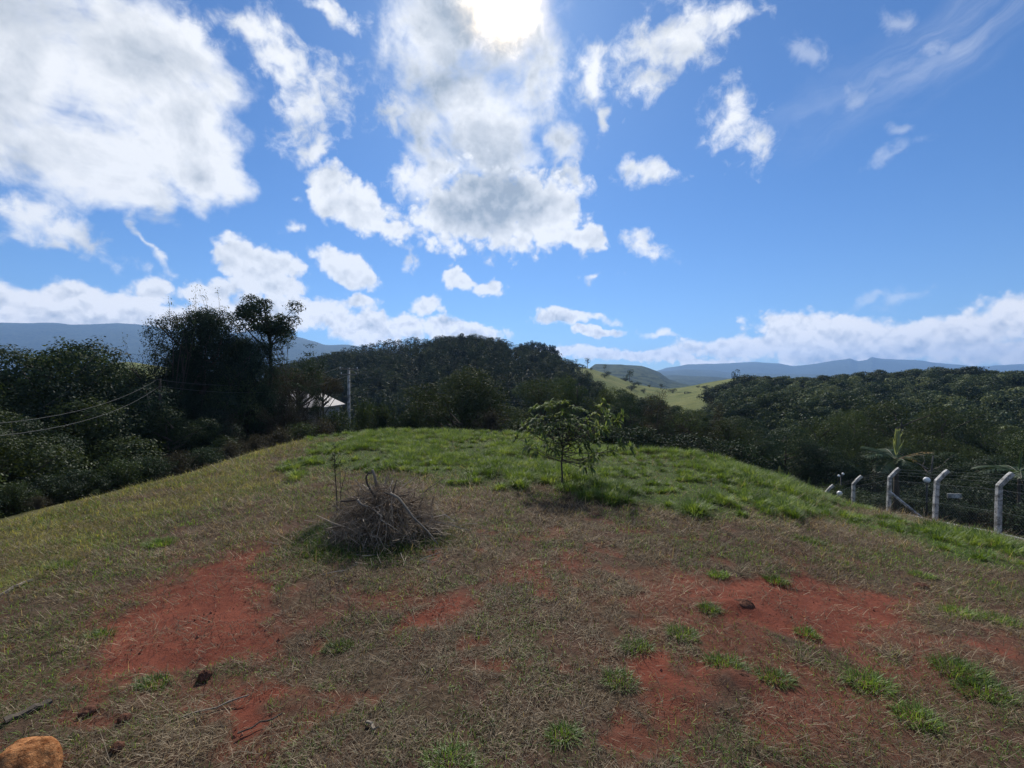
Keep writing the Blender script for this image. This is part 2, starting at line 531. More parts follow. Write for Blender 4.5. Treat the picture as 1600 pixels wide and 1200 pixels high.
def masks(x, y):
    n = fbm(x / .9, y / .9, 31, 4) - .5
    nf = fbm(x / .22, y / .22, 37, 3) - .5
    soil = np.full(x.shape, -9.0)
    for p in SOIL:
        soil = np.maximum(soil, poly_sd(p, x, y))
    soil = soil + n * 0.8 + nf * 0.55 - .05
    soil = np.clip((soil + .10) / .34, 0, 1)
    thin = np.full(x.shape, -9.0)
    for p in THIN:
        thin = np.maximum(thin, poly_sd(p, x, y))
    thin = np.clip((thin + n * 1.5 + .3) / .8, 0, 1)
    pn = fbm(x / .75, y / .75, 61, 5)
    soil = np.maximum(soil, thin * np.clip((pn - .46) / .2, 0, .52))
    bare = np.clip((fbm(x / .40, y / .40, 51, 4) - .62) / .10, 0, 1) * np.clip((11 - np.hypot(x, y)) / 4, 0, 1)
    soil = np.maximum(soil, bare * 0.55)
    g = np.full(x.shape, -9.0)
    for p in GREEN:
        g = np.maximum(g, poly_sd(p, x, y))
    th = np.arctan2(x, y)
    rim = np.hypot(x, y) - (np.interp(th, _TT, _tab[0]) - 1.6)
    g = np.where((th > -.44) & (th < .70), np.maximum(g, rim), g)
    g = np.clip((g + n * 3.0 + .3) / 1.2, 0, 1)
    yl = np.full(x.shape, -9.0)
    for p in YELLOW:
        yl = np.maximum(yl, poly_sd(p, x, y))
    yl = np.where(th <= -.44, np.maximum(yl, rim), yl)
    yl = np.clip((yl + n * 2.0 + .4) / 1.2, 0, 1)
    return soil * (1 - g), g, yl * (1 - g)


# ------------------------------------------------------------------ materials
def principled(name, base, rough=0.8, spec=0.2, bump=None):
    m = bpy.data.materials.new(name); m.use_nodes = True
    N = NT(m.node_tree)
    p = N.n('ShaderNodeBsdfPrincipled')
    p.inputs['Roughness'].default_value = rough
    p.inputs['Specular IOR Level'].default_value = spec
    o = N.n('ShaderNodeOutputMaterial')
    N.set(o.inputs[0], p.outputs[0])
    if callable(base):
        N.set(p.inputs['Base Color'], base(N))
    else:
        N.set(p.inputs['Base Color'], (*base, 1))
    if bump:
        b = N.n('ShaderNodeBump')
        b.inputs['Strength'].default_value = bump[1]
        b.inputs['Distance'].default_value = bump[2]
        N.set(b.inputs['Height'], N.noise(N.n('ShaderNodeTexCoord').outputs['Object'], bump[0], 6, 0.65))
        N.set(p.inputs['Normal'], b.outputs[0])
    return m


def tinted(name, c1, c2, c3, trans=0.3, rough=0.55, gloss=0.015):
    """leaf or blade: colour runs c1-c2-c3 over the per-leaf tint; light passes through"""
    m = bpy.data.materials.new(name); m.use_nodes = True
    N = NT(m.node_tree)
    a = N.n('ShaderNodeAttribute', attribute_name='tint')
    r = N.n('ShaderNodeValToRGB')
    e = r.color_ramp.elements
    e[0].position = 0.0; e[0].color = (*c1, 1)
    e[1].position = 1.0; e[1].color = (*c3, 1)
    k = e.new(0.5); k.color = (*c2, 1)
    N.set(r.inputs[0], a.outputs['Fac'])
    oi = N.n('ShaderNodeObjectInfo')
    col = N.mix(1.0, r.outputs[0], N.sstep(oi.outputs['Random'], 0, 1, 0.75, 1.25), 'MULTIPLY')
    d = N.n('ShaderNodeBsdfDiffuse'); N.set(d.inputs[0], col)
    t = N.n('ShaderNodeBsdfTranslucent')
    N.set(t.inputs[0], N.mix(1.0, col, (1.25, 1.15, 0.6, 1), 'MULTIPLY'))
    s = N.n('ShaderNodeMixShader'); s.inputs[0].default_value = trans
    N.set(s.inputs[1], d.outputs[0]); N.set(s.inputs[2], t.outputs[0])
    g = N.n('ShaderNodeBsdfGlossy'); g.inputs['Roughness'].default_value = rough
    g.inputs['Color'].default_value = (1, 1, 1, 1)
    s2 = N.n('ShaderNodeMixShader'); s2.inputs[0].default_value = gloss
    N.set(s2.inputs[1], s.outputs[0]); N.set(s2.inputs[2], g.outputs[0])
    o = N.n('ShaderNodeOutputMaterial'); N.set(o.inputs[0], s2.outputs[0])
    return m


def ground_mat():
    m = bpy.data.materials.new("soil and turf"); m.use_nodes = True
    N = NT(m.node_tree)
    P = N.n('ShaderNodeTexCoord').outputs['Object']
    a = N.n('ShaderNodeAttribute', attribute_name='cover')
    s = N.n('ShaderNodeSeparateColor'); N.set(s.inputs[0], a.outputs['Color'])
    n1 = N.noise(P, 1.3, 6, 0.6); n2 = N.noise(P, 14, 6, 0.7); n3 = N.noise(P, 70, 4, 0.7)
    soil = N.mix(N.sstep(n1, 0.3, 0.7), (0.125, 0.037, 0.022, 1), (0.185, 0.057, 0.034, 1))
    soil = N.mix(N.sstep(n2, 0.5, 0.72), soil, (0.085, 0.03, 0.022, 1))
    soil = N.mix(N.math('MULTIPLY', N.sstep(n3, 0.60, 0.78), 0.5), soil, (0.24, 0.13, 0.085, 1))
    dry = N.mix(N.sstep(n2, 0.35, 0.65), (0.045, 0.031, 0.019, 1), (0.10, 0.07, 0.044, 1))
    dry = N.mix(N.math('MULTIPLY', N.sstep(n1, 0.42, 0.62), 0.6), dry, (0.085, 0.042, 0.03, 1))
    grn = N.mix(N.sstep(n2, 0.35, 0.65), (0.028, 0.042, 0.010, 1), (0.06, 0.085, 0.02, 1))
    yel = N.mix(N.sstep(n2, 0.35, 0.65), (0.07, 0.062, 0.025, 1), (0.13, 0.11, 0.045, 1))
    c = N.mix(s.outputs[2], dry, yel)
    c = N.mix(s.outputs[1], c, grn)
    c = N.mix(s.outputs[0], c, soil)
    far = N.n('ShaderNodeAttribute', attribute_name='far')
    fn = N.noise(P, 0.05, 5, 0.6)
    farc = N.mix(N.sstep(fn, 0.4, 0.6), (0.02, 0.03, 0.012, 1), (0.055, 0.062, 0.022, 1))
    c = N.mix(far.outputs['Fac'], c, farc)
    p = N.n('ShaderNodeBsdfPrincipled')
    p.inputs['Roughness'].default_value = 0.95
    p.inputs['Specular IOR Level'].default_value = 0.08
    N.set(p.inputs['Base Color'], c)
    b = N.n('ShaderNodeBump'); b.inputs['Strength'].default_value = 0.8; b.inputs['Distance'].default_value = 0.03
    N.set(b.inputs['Height'], N.math('ADD', n2, N.math('MULTIPLY', n3, 0.5)))
    N.set(p.inputs['Normal'], b.outputs[0])
    o = N.n('ShaderNodeOutputMaterial'); N.set(o.inputs[0], p.outputs[0])
    return m


def pasture(N):
    P = N.n('ShaderNodeTexCoord').outputs['Object']
    n = N.noise(P, 0.035, 6, 0.6); n2 = N.noise(P, 0.4, 5, 0.7)
    c = N.mix(N.sstep(n, 0.35, 0.65), (0.085, 0.105, 0.028, 1), (0.155, 0.16, 0.05, 1))
    return N.mix(N.math('MULTIPLY', N.sstep(n2, 0.5, 0.7), 0.6), c, (0.055, 0.062, 0.022, 1))


def woodland(N):
    P = N.n('ShaderNodeTexCoord').outputs['Object']
    n = N.noise(P, 0.045, 8, 0.75)
    return N.mix(N.sstep(n, 0.42, 0.58), (0.016, 0.026, 0.014, 1), (0.065, 0.08, 0.034, 1))


M_ground = ground_mat()
M_pasture = principled("pasture", pasture, 0.9, 0.05, (0.5, 0.6, 1.5))
M_wood_far = principled("distant woodland", woodland, 0.95, 0.03, (0.03, 0.9, 12))
M_under = principled("forest floor", (0.02, 0.024, 0.012), 0.95, 0.02)
M_bark = principled("bark", lambda N: N.mix(N.noise(N.n('ShaderNodeTexCoord').outputs['Object'], 9, 5, .7), (0.035, 0.027, 0.02, 1), (0.12, 0.10, 0.08, 1)), 0.9, 0.1, (20, .5, .02))
M_pale_bark = principled("pale bark", lambda N: N.mix(N.noise(N.n('ShaderNodeTexCoord').outputs['Object'], 9, 5, .7), (0.12, 0.10, 0.085, 1), (0.30, 0.27, 0.23, 1)), 0.9, 0.1, (20, .5, .02))
M_leaf_dark = tinted("dark foliage", (0.012, 0.022, 0.012), (0.022, 0.040, 0.018), (0.05, 0.075, 0.036), 0.22)
M_leaf_mid = tinted("green foliage", (0.018, 0.03, 0.011), (0.032, 0.052, 0.017), (0.075, 0.10, 0.035), 0.28)
M_leaf_olive = tinted("olive foliage", (0.024, 0.036, 0.013), (0.046, 0.066, 0.022), (0.10, 0.125, 0.045), 0.25)
M_leaf_brown = tinted("brownish foliage", (0.022, 0.020, 0.012), (0.04, 0.036, 0.02), (0.085, 0.07, 0.04), 0.25)
M_leaf_forest = tinted("forest canopy", (0.013, 0.024, 0.015), (0.040, 0.060, 0.027), (0.16, 0.18, 0.085), 0.2)
M_leaf_plant = tinted("plantation foliage", (0.015, 0.024, 0.014), (0.028, 0.042, 0.02), (0.062, 0.078, 0.036), 0.2)
M_mango = tinted("lance leaves", (0.045, 0.075, 0.022), (0.105, 0.165, 0.048), (0.30, 0.34, 0.15), 0.48, 0.6, 0.02)
M_dry = tinted("dry grass", (0.065, 0.046, 0.026), (0.23, 0.17, 0.096), (0.64, 0.51, 0.33), 0.42, 0.6, 0.02)
M_green = tinted("green grass", (0.040, 0.075, 0.014), (0.125, 0.21, 0.032), (0.30, 0.37, 0.10), 0.5, 0.5, 0.02)
M_yellow = tinted("yellowing grass", (0.095, 0.10, 0.022), (0.23, 0.23, 0.052), (0.46, 0.43, 0.14), 0.5, 0.5, 0.02)
M_twig = tinted("dead twigs", (0.075, 0.054, 0.034), (0.23, 0.175, 0.118), (0.55, 0.45, 0.33), 0.0, 0.6, 0.02)
M_stick = principled("weathered stick", lambda N: N.mix(N.noise(N.n('ShaderNodeTexCoord').outputs['Object'], 14, 5, .7), (0.12, 0.10, 0.075, 1), (0.28, 0.24, 0.19, 1)), 0.85, 0.15, (40, .4, .01))
M_concrete = principled("weathered concrete", lambda N: N.mix(N.sstep(N.noise(N.n('ShaderNodeTexCoord').outputs['Object'], 5, 7, .8), .38, .62), (0.14, 0.135, 0.12, 1), (0.56, 0.55, 0.52, 1)), 0.9, 0.15, (30, .4, .01))
M_wire = principled("galvanised wire", (0.16, 0.17, 0.17), 0.5, 0.4)
M_cable = principled("cable", (0.12, 0.12, 0.118), 0.8, 0.12)
M_plaster = principled("plaster", lambda N: N.mix(N.noise(N.n('ShaderNodeTexCoord').outputs['Object'], 1.5, 6, .7), (0.25, 0.22, 0.19, 1), (0.36, 0.33, 0.29, 1)), 0.9, 0.1)
M_roof = principled("sheet roof", lambda N: N.mix(N.noise(N.n('ShaderNodeTexCoord').outputs['Object'], 1.2, 6, .7), (0.24, 0.205, 0.17, 1), (0.40, 0.355, 0.31, 1)), 0.45, 0.5)
M_dark = principled("dark opening", (0.015, 0.017, 0.02), 0.3, 0.5)
M_globe = principled("opal globe", (0.80, 0.80, 0.78), 0.35, 0.4)
M_black = principled("black paint", (0.02, 0.02, 0.022), 0.5, 0.4)
M_clay = principled("orange clay", lambda N: N.mix(N.sstep(N.noise(N.n('ShaderNodeTexCoord').outputs['Object'], 18, 7, .75), .35, .65), (0.17, 0.062, 0.022, 1), (0.42, 0.20, 0.085, 1)), 0.95, 0.05, (25, .9, .03))
M_clod = principled("earth clod", lambda N: N.mix(N.sstep(N.noise(N.n('ShaderNodeTexCoord').outputs['Object'], 22, 7, .75), .35, .65), (0.06, 0.03, 0.02, 1), (0.17, 0.08, 0.052, 1)), 0.95, 0.05, (30, .9, .03))
M_crumb = principled("soil crumbs", lambda N: N.mix(N.noise(N.n('ShaderNodeTexCoord').outputs['Object'], 9, 5, .7), (0.11, 0.036, 0.024, 1), (0.30, 0.12, 0.08, 1)), 0.95, 0.05)
M_palm = tinted("palm fronds", (0.025, 0.045, 0.018), (0.05, 0.085, 0.03), (0.20, 0.23, 0.11), 0.35, 0.45, 0.04)
M_spear = tinted("pale young frond", (0.13, 0.16, 0.06), (0.22, 0.26, 0.11), (0.36, 0.38, 0.2), 0.35, 0.35, 0.08)


# ------------------------------------------------------------------ ground sheet
def build_ground():
    th = np.concatenate([np.linspace(-180, -66, 40)[:-1], np.linspace(-66, 66, 860), np.linspace(66, 180, 40)[1:]])
    th = np.radians(th)
    r = np.concatenate([[0.02, 0.6, 1.1], np.geomspace(1.6, 34, 430), np.geomspace(35, 9000, 120)])
    TH, RR = np.meshgrid(th, r)
    x = RR * np.sin(TH); y = RR * np.cos(TH)
    z = ground(x, y)
    soil, g, yl = masks(x, y)
    z = z - 0.02 * soil + 0.03 * g
    # the raised lip of red earth on the right
    for (px, py, h, s) in ((1150, 948, .09, .16), (1060, 1075, .03, .3), (1150, 1062, .06, .13)):
        c = ray_ground(px, py)
        z = z + h * np.exp(-((x - c[0]) ** 2 / (2.2 * s * s) + (y - c[1]) ** 2 / (s * s)))
    n, k = x.shape
    idx = np.arange(n * k).reshape(n, k)
    q = np.stack([idx[:-1, :-1], idx[:-1, 1:], idx[1:, 1:], idx[1:, :-1]], -1).reshape(-1, 4)[:, ::-1]
    cover = np.stack([soil, g, yl, np.ones_like(g)], -1).reshape(-1, 4)
    rr = np.hypot(x, y)
    re = np.interp(np.arctan2(x, y), _TT, _tab[0])
    far = np.clip((rr - re - 1.0) / 3, 0, 1)
    o = mesh('ground', np.stack([x, y, z], -1).reshape(-1, 3), q, M_ground, {'cover': cover, 'far': far.ravel()}, True)
    tag(o, kind='structure')


build_ground()


# ------------------------------------------------------------------ hills
def ridge(prof, Y0, Yr, Yb, zbase, name, mat, u_pad=0.25, nu=160, ny=60, curve=1.0, lift=0.0, rough=0.0, wav=60.0):
    """a hill whose crest follows prof (bearing, elevation) at depth Yr, running down to zbase at Y0 and Yb"""
    us = np.array([px2u(p[0]) for p in prof]); hs = np.array([(600 - p[1]) / 680 * Yr + EYE for p in prof]) + lift
    U = np.linspace(us[0] - u_pad, us[-1] + u_pad, nu)
    H = np.interp(U, us, hs)
    k = np.exp(-0.5 * (np.arange(-4, 5) / 1.5) ** 2); k /= k.sum()
    H = np.convolve(np.pad(H, 4, mode='edge'), k, 'valid')
    fall = np.clip((U - us[0] + u_pad) / (u_pad + 1e-6), 0, 1) * np.clip((us[-1] + u_pad - U) / (u_pad + 1e-6), 0, 1)
    fall = np.clip(fall, 0, 1); fall = fall * fall * (3 - 2 * fall)
    H = zbase + (H - zbase) * fall
    Ys = np.concatenate([np.linspace(Y0, Yr, ny), np.linspace(Yr, Yb, ny // 2)[1:]])
    UU, YY = np.meshgrid(U, Ys)
    t = np.where(YY <= Yr, (YY - Y0) / (Yr - Y0), (Yb - YY) / (Yb - Yr))
    t = np.clip(t, 0, 1)
    f = np.sin(t * np.pi / 2) ** curve
    HH = np.broadcast_to(H, UU.shape)
    Z = zbase + (HH - zbase) * f
    X = UU * YY
    if rough:
        Z = Z + rough * (fbm(X / wav, YY / wav, 77, 4) - 0.5) * f * (0.4 + 0.6 * (1 - f))
    n, k2 = X.shape
    idx = np.arange(n * k2).reshape(n, k2)
    q = np.stack([idx[:-1, :-1], idx[:-1, 1:], idx[1:, 1:], idx[1:, :-1]], -1).reshape(-1, 4)
    o = mesh(name, np.stack([X, YY, Z], -1).reshape(-1, 3), q, mat, None, True)
    tag(o, kind='structure')

    def hz(x, y):
        u = x / y
        i = np.clip((y - Y0) / (Yr - Y0), 0, 1)
        fz = np.sin(i * np.pi / 2) ** curve
        fz = np.where(y > Yr, np.sin(np.clip((Yb - y) / (Yb - Yr), 0, 1) * np.pi / 2) ** curve, fz)
        z = zbase + (np.interp(u, U, H) - zbase) * fz
        if rough:
            z = z + rough * (fbm(x / wav, y / wav, 77, 4) - 0.5) * fz * (0.4 + 0.6 * (1 - fz))
        return z
    return hz


P_PLANT = [(400, 602), (470, 586), (520, 574), (560, 572), (620, 564), (680, 556), (740, 549), (800, 563), (860, 574), (890, 584), (930, 600), (980, 630)]
P_GRASS = [(840, 566), (880, 570), (920, 577), (960, 589), (1000, 603), (1040, 610), (1070, 606), (1110, 598), (1150, 590), (1200, 588)]
P_FOREST = [(1080, 712), (1100, 665), (1125, 642), (1160, 626), (1200, 622), (1260, 624), (1320, 622), (1400, 618), (1500, 614), (1600, 616), (1800, 624)]
hz_plant = ridge(P_PLANT, 75, 250, 330, -17, 'hill', M_under, u_pad=0.12, curve=0.9, rough=8, wav=50)
hz_grass = ridge(P_GRASS, 110, 330, 480, -17, 'hill', M_pasture, u_pad=0.15, curve=1.0, rough=10, wav=70, nu=220, ny=90)
hz_forest = ridge(P_FOREST, 50, 170, 300, -17, 'hill', M_under, u_pad=0.06, curve=0.75, rough=7, wav=30)
# pasture beyond the trees on the left
ridge([(200, 568), (260, 575), (330, 588), (400, 600)], 150, 420, 600, -20, 'hill', M_pasture, u_pad=0.3, rough=10)
# mid-distance wooded hill
ridge([(900, 596), (930, 572), (970, 570), (1005, 573), (1030, 582), (1045, 592), (1075, 600), (1100, 601)], 900, 1700, 2400, -20, 'hill', M_wood_far, u_pad=0.1, rough=70, wav=230, nu=300)
ridge([(1020, 588), (1060, 585), (1110, 588), (1150, 592)], 1800, 3000, 4000, -20, 'hill', M_wood_far, u_pad=0.1, rough=100, wav=400, nu=200)
# mountains
ridge([(1000, 590), (1030, 580), (1070, 577), (1110, 579), (1150, 584), (1240, 586), (1350, 590)], 3200, 4600, 5400, -20, 'mountain', M_wood_far, u_pad=0.2, rough=180, wav=520, nu=400)
ridge([(1000, 586), (1040, 574), (1075, 569), (1100, 571), (1130, 570), (1180, 568), (1220, 570), (1240, 574), (1265, 571), (1300, 565), (1320, 563), (1328, 561),
       (1340, 566), (1355, 564), (1362, 559), (1368, 561), (1400, 564), (1440, 566), (1480, 571), (1540, 574), (1600, 570), (1700, 572)],
      4600, 6400, 7200, -20, 'mountain', M_wood_far, u_pad=0.3, rough=230, wav=650, nu=900)
ridge([(-120, 500), (0, 506), (100, 509), (200, 514), (280, 520), (350, 526), (395, 523), (418, 521), (450, 526), (480, 532), (510, 539), (535, 538), (560, 542), (620, 552), (700, 570), (800, 585)],
      2600, 4400, 5400, -20, 'mountain', M_wood_far, u_pad=0.5, rough=230, wav=600, nu=500)


# ------------------------------------------------------------------ trees
def leaf_cloud(mb, rng, C, n, sig, L, W, heart=None, droop=0.2, tint0=0.5, flat=1.0):
    """n leaves round every centre in C"""
    C = np.asarray(C)
    m = len(C) * n
    base = np.repeat(C, n, 0)
    off = rng.normal(0, 1, (m, 3)); off *= (np.abs(rng.normal(0.75, 0.3, m)) / (np.linalg.norm(off, axis=1) + 1e-6))[:, None]
    off[:, 2] *= flat
    P = base + off * sig
    A = unit(off * 0.8 + rng.normal(0, .7, (m, 3)) + np.array([0, 0, -droop]))
    if heart is None:        # blades lie mostly level
        B = unit(np.cross(A, rng.normal(0, .55, (m, 3)) + np.array([0, 0, 1.0])))
    else:                    # far crowns: leaves lie along the surface of the crown
        nrm = unit(unit(P - heart) + rng.normal(0, .38, (m, 3)))
        A = unit(np.cross(nrm, rng.normal(0, 1, (m, 3)))); B = np.cross(nrm, A)
    ct = np.repeat(rng.normal(0, .10, len(C)), n)
    t = np.clip(tint0 + ct + rng.normal(0, .17, m), 0, 1)
    s = rng.uniform(.6, 1.3, m)
    mb.leaves(P, A, B, L * s, W * s, t)


def grow(rng, tb, tips, p, d, L, r, lev, maxlev, ang, kids, gnarl, up, sides):
    k = 4
    pts = [p]
    for i in range(k):
        d = unit(d + rng.normal(0, gnarl, 3) + np.array([0, 0, up]))
        p = p + d * L / k
        pts.append(p)
    r1 = r * (0.55 if lev < maxlev else 0.3)
    tb.tube(pts, np.linspace(r, r1, k + 1), sides if lev < 2 else max(3, sides - 2), tint=0.5, cap=False)
    if lev >= maxlev:
        tips.append(pts[-1]); tips.append(pts[-2])
        if maxlev > 1:
            tips.append(pts[-3])
        return
    n = kids[min(lev, len(kids) - 1)]
    for j in range(n):
        f = 1.0 if j == 0 else rng.uniform(0.35, 1.0)
        q = pts[int(round(f * k))] if f > .3 else pts[2]
        a = rng.uniform(.5, 1.25) * ang * (0.45 if j == 0 else 1)
        ref = unit(rng.normal(0, 1, 3))
        side = unit(np.cross(d, ref))
        nd = unit(d * math.cos(a) + side * math.sin(a))
        grow(rng, tb, tips, q, nd, L * rng.uniform(.55, .85), r1 * rng.uniform(.7, .95), lev + 1, maxlev, ang, kids, gnarl, up, sides)


def make_tree(name, seed, size, trunk_h, trunk_r, L, maxlev, ang, kids, leaves, sig, leaf, mat, bark, gnarl=.12, up=.05, droop=.2, flat=.8, lean=(0, 0)):
    """a tree as an Empty with trunk and crown, 1 unit = 1 m; returns root and its height"""
    rng = np.random.default_rng(seed)
    tb, lb, tips = MB(), MB(), []
    pts = [np.array([0, 0, -0.4])]
    d = unit(np.array([lean[0], lean[1], 1.0])); p = np.array([0, 0, -0.4])
    for i in range(4):
        d = unit(d + rng.normal(0, gnarl * .5, 3)); p = p + d * (trunk_h + .4) / 4; pts.append(p)
    tb.tube(pts, np.linspace(trunk_r * 1.25, trunk_r * .8, 5), 8, cap=False)
    for j in range(kids[0] + 1):
        a = rng.uniform(.3, 1.0) * ang
        ph = 2 * math.pi * (j + rng.uniform(-.3, .3)) / (kids[0] + 1)
        nd = unit(np.array([math.cos(ph) * math.sin(a), math.sin(ph) * math.sin(a), math.cos(a)]))
        grow(rng, tb, tips, pts[-1] if j % 2 == 0 else pts[-2], nd, L * rng.uniform(.8, 1.15), trunk_r * .6, 1, maxlev, ang, kids, gnarl, up, 6)
    root = empty(name, (0, 0, 0))
    tips = np.array(tips)
    k = np.array([size[1] / 2 / np.percentile(np.abs(tips[:, :2]), 95)] * 2 + [size[0] / np.percentile(tips[:, 2], 98)])
    tips = tips * k
    tb.v = [v * k for v in tb.v]
    tb.build('trunk', bark, root, True)
    if leaves:
        leaf_cloud(lb, rng, tips, leaves, sig, leaf[0], leaf[1], droop=droop, flat=flat)
        lb.build('crown', mat, root)
    h = np.percentile(tips[:, 2], 98) + sig * .7
    w = np.percentile(np.abs(tips[:, :2]), 95) + sig * .6
    root['h'] = float(h); root['w'] = float(w)
    return root


def make_dome(name, seed, H, W, base, nl, rl, leaf, per, mat, bark, trunk_r=.16, droop=.25, parts=('trunk', 'crown'), flat=.8, rough=.5):
    """a tree whose crown is heaped up of leafy lobes, leaves lying along the skin of each lobe"""
    rng = np.random.default_rng(seed)
    tb, lb = MB(), MB()
    z0 = base * H
    C, RR = [], []
    while len(C) < nl:
        d = unit(rng.normal(0, 1, 3)); rad = rng.uniform(.25, 1.0) ** .45
        r = rng.uniform(*rl)
        c = np.array([d[0] * rad * (W / 2 - r * .6), d[1] * rad * (W / 2 - r * .6), (z0 + H) / 2 + d[2] * rad * ((H - z0) / 2 - r * .7)])
        if c[2] < z0:
            continue
        C.append(c); RR.append(r)
    tb.tube([(0, 0, -.4), (rng.normal(0, .1), rng.normal(0, .1), z0 * .5), (rng.normal(0, .15), rng.normal(0, .15), z0 + .25 * (H - z0))], (trunk_r * 1.25, trunk_r, trunk_r * .7), 8, cap=False)
    tb.tube([(0, 0, z0 + .2 * (H - z0)), (rng.normal(0, .1) * W, rng.normal(0, .05) * W, z0 + .8 * (H - z0))], (trunk_r * .65, trunk_r * .2), 6, cap=False)
    for c, r in zip(C, RR):
        s = np.array([0, 0, max(z0 * .8, c[2] - np.hypot(c[0], c[1]) * rng.uniform(.5, 1.1) - .2)])
        m = (s + c) / 2 + rng.normal(0, .12 * r, 3) + np.array([0, 0, -.1 * r])
        tb.tube([s, m, c, c + unit(c - s) * r * .8], (trunk_r * .4, trunk_r * .28, trunk_r * .16, trunk_r * .05), 5, cap=False)
        n = int(per * r * r)
        d = unit(rng.normal(0, 1, (n, 3)) + np.array([0, 0, .35]))
        lump_ = 1 + .30 * np.sin(d[:, 0] * 5 + c[0] * 9) * np.sin(d[:, 1] * 5 + c[1] * 9) * np.sin(d[:, 2] * 4 + c[2] * 7)
        P = c + d * (r * lump_ * rng.uniform(.55, 1.08, n) ** .6)[:, None] * np.array([1, 1, flat])
        nr = unit(d + rng.normal(0, rough, (n, 3)) + np.array([0, 0, .25]))
        A = np.cross(nr, rng.normal(0, 1, (n, 3))); A = unit(unit(A) + np.array([0, 0, -droop]))
        B = unit(np.cross(nr, A))
        t = np.clip(.5 + rng.normal(0, .11) + rng.normal(0, .17, n), 0, 1)
        sc_ = rng.uniform(.6, 1.3, n)
        lb.leaves(P, A, B, leaf[0] * sc_, leaf[1] * sc_, t)
    root = empty(name, (0, 0, 0))
    tb.build(parts[0], bark, root, True)
    lb.build(parts[1], mat, root)
    root['h'] = float(np.percentile(lb.v[0][:, 2] if len(lb.v) == 1 else np.concatenate([v[:, 2] for v in lb.v]), 99.5))
    root['w'] = float(np.percentile(np.concatenate([np.abs(v[:, :2]).ravel() for v in lb.v]), 98))
    return root


def make_bush(name, seed, w, h, n_stem, leaves, sig, leaf, mat, droop=.15, twig=0.012):
    rng = np.random.default_rng(seed)
    tb, lb, tips = MB(), MB(), []
    for j in range(n_stem):
        ph = rng.uniform(0, 2 * math.pi); a = min(1.4, abs(rng.normal(0, .55)))
        L = rng.uniform(.55, 1.0)
        e = np.array([math.cos(ph) * math.sin(a) * w * .5 * L * 1.4, math.sin(ph) * math.sin(a) * w * .5 * L * 1.4, h * L * max(.35, max(.05, math.cos(a)) ** .7)])
        mid = e * .5 + rng.normal(0, .08 * w, 3) + np.array([0, 0, .12 * h])
        t = np.linspace(0, 1, 5)[:, None]
        pts = (1 - t) ** 2 * np.array([rng.normal(0, .05 * w), rng.normal(0, .05 * w), -.15]) + 2 * t * (1 - t) * mid + t * t * e
        tb.tube(pts, np.linspace(twig * 2, twig * .6, 5), 4, cap=False)
        tips += [pts[4], pts[3], pts[2] * .4 + pts[3] * .6 + rng.normal(0, .1 * w, 3)]
        if L > .7:
            tips.append(pts[1] + rng.normal(0, .16 * w, 3) * np.array([1, 1, .5]) + np.array([0, 0, .1 * h]))
    root = empty(name, (0, 0, 0))
    tips = np.array(tips); tips[:, 2] = np.maximum(tips[:, 2], .05 * h)
    tb.build('stem', M_bark, root, True)
    leaf_cloud(lb, rng, tips, leaves, sig, leaf[0], leaf[1], droop=droop)
    lb.build('foliage', mat, root)
    root['h'] = float(np.percentile(tips[:, 2], 98) + sig * .7)
    root['w'] = float(np.percentile(np.abs(tips[:, :2]), 95) + sig * .6)
    return root


PROTO = {}


def stand(kind, px, Y, top, label, cat, group=None, rz=None, wide=1.0, zf=None, name=None, width=None):
    """plant a copy of a prototype so that it reaches the height it has in life there"""
    proto, used = PROTO[kind]
    o = proto if not used else copy_tree(proto)
    PROTO[kind][1] = True
    x = px2u(px) * Y
    z = float((zf or ground)(np.array(x), np.array(Y)))
    h = EYE + (600 - top) / 680 * Y - z
    s = h / proto['h']
    wx = s * wide if width is None else width / 680 * Y / 2 / proto['w']
    o.location = (x, Y, z)
    o.scale = (wx, wx, s)
    o.rotation_euler = (0, 0, (px * 1.7 + Y * 2.3) % 6.28 if rz is None else rz)
    if name:
        o.name = name
    for k in ('label', 'category', 'group', 'h', 'w'):
        if k in o and o is not proto:
            del o[k]
    tag(o, label, cat, group)
    return o


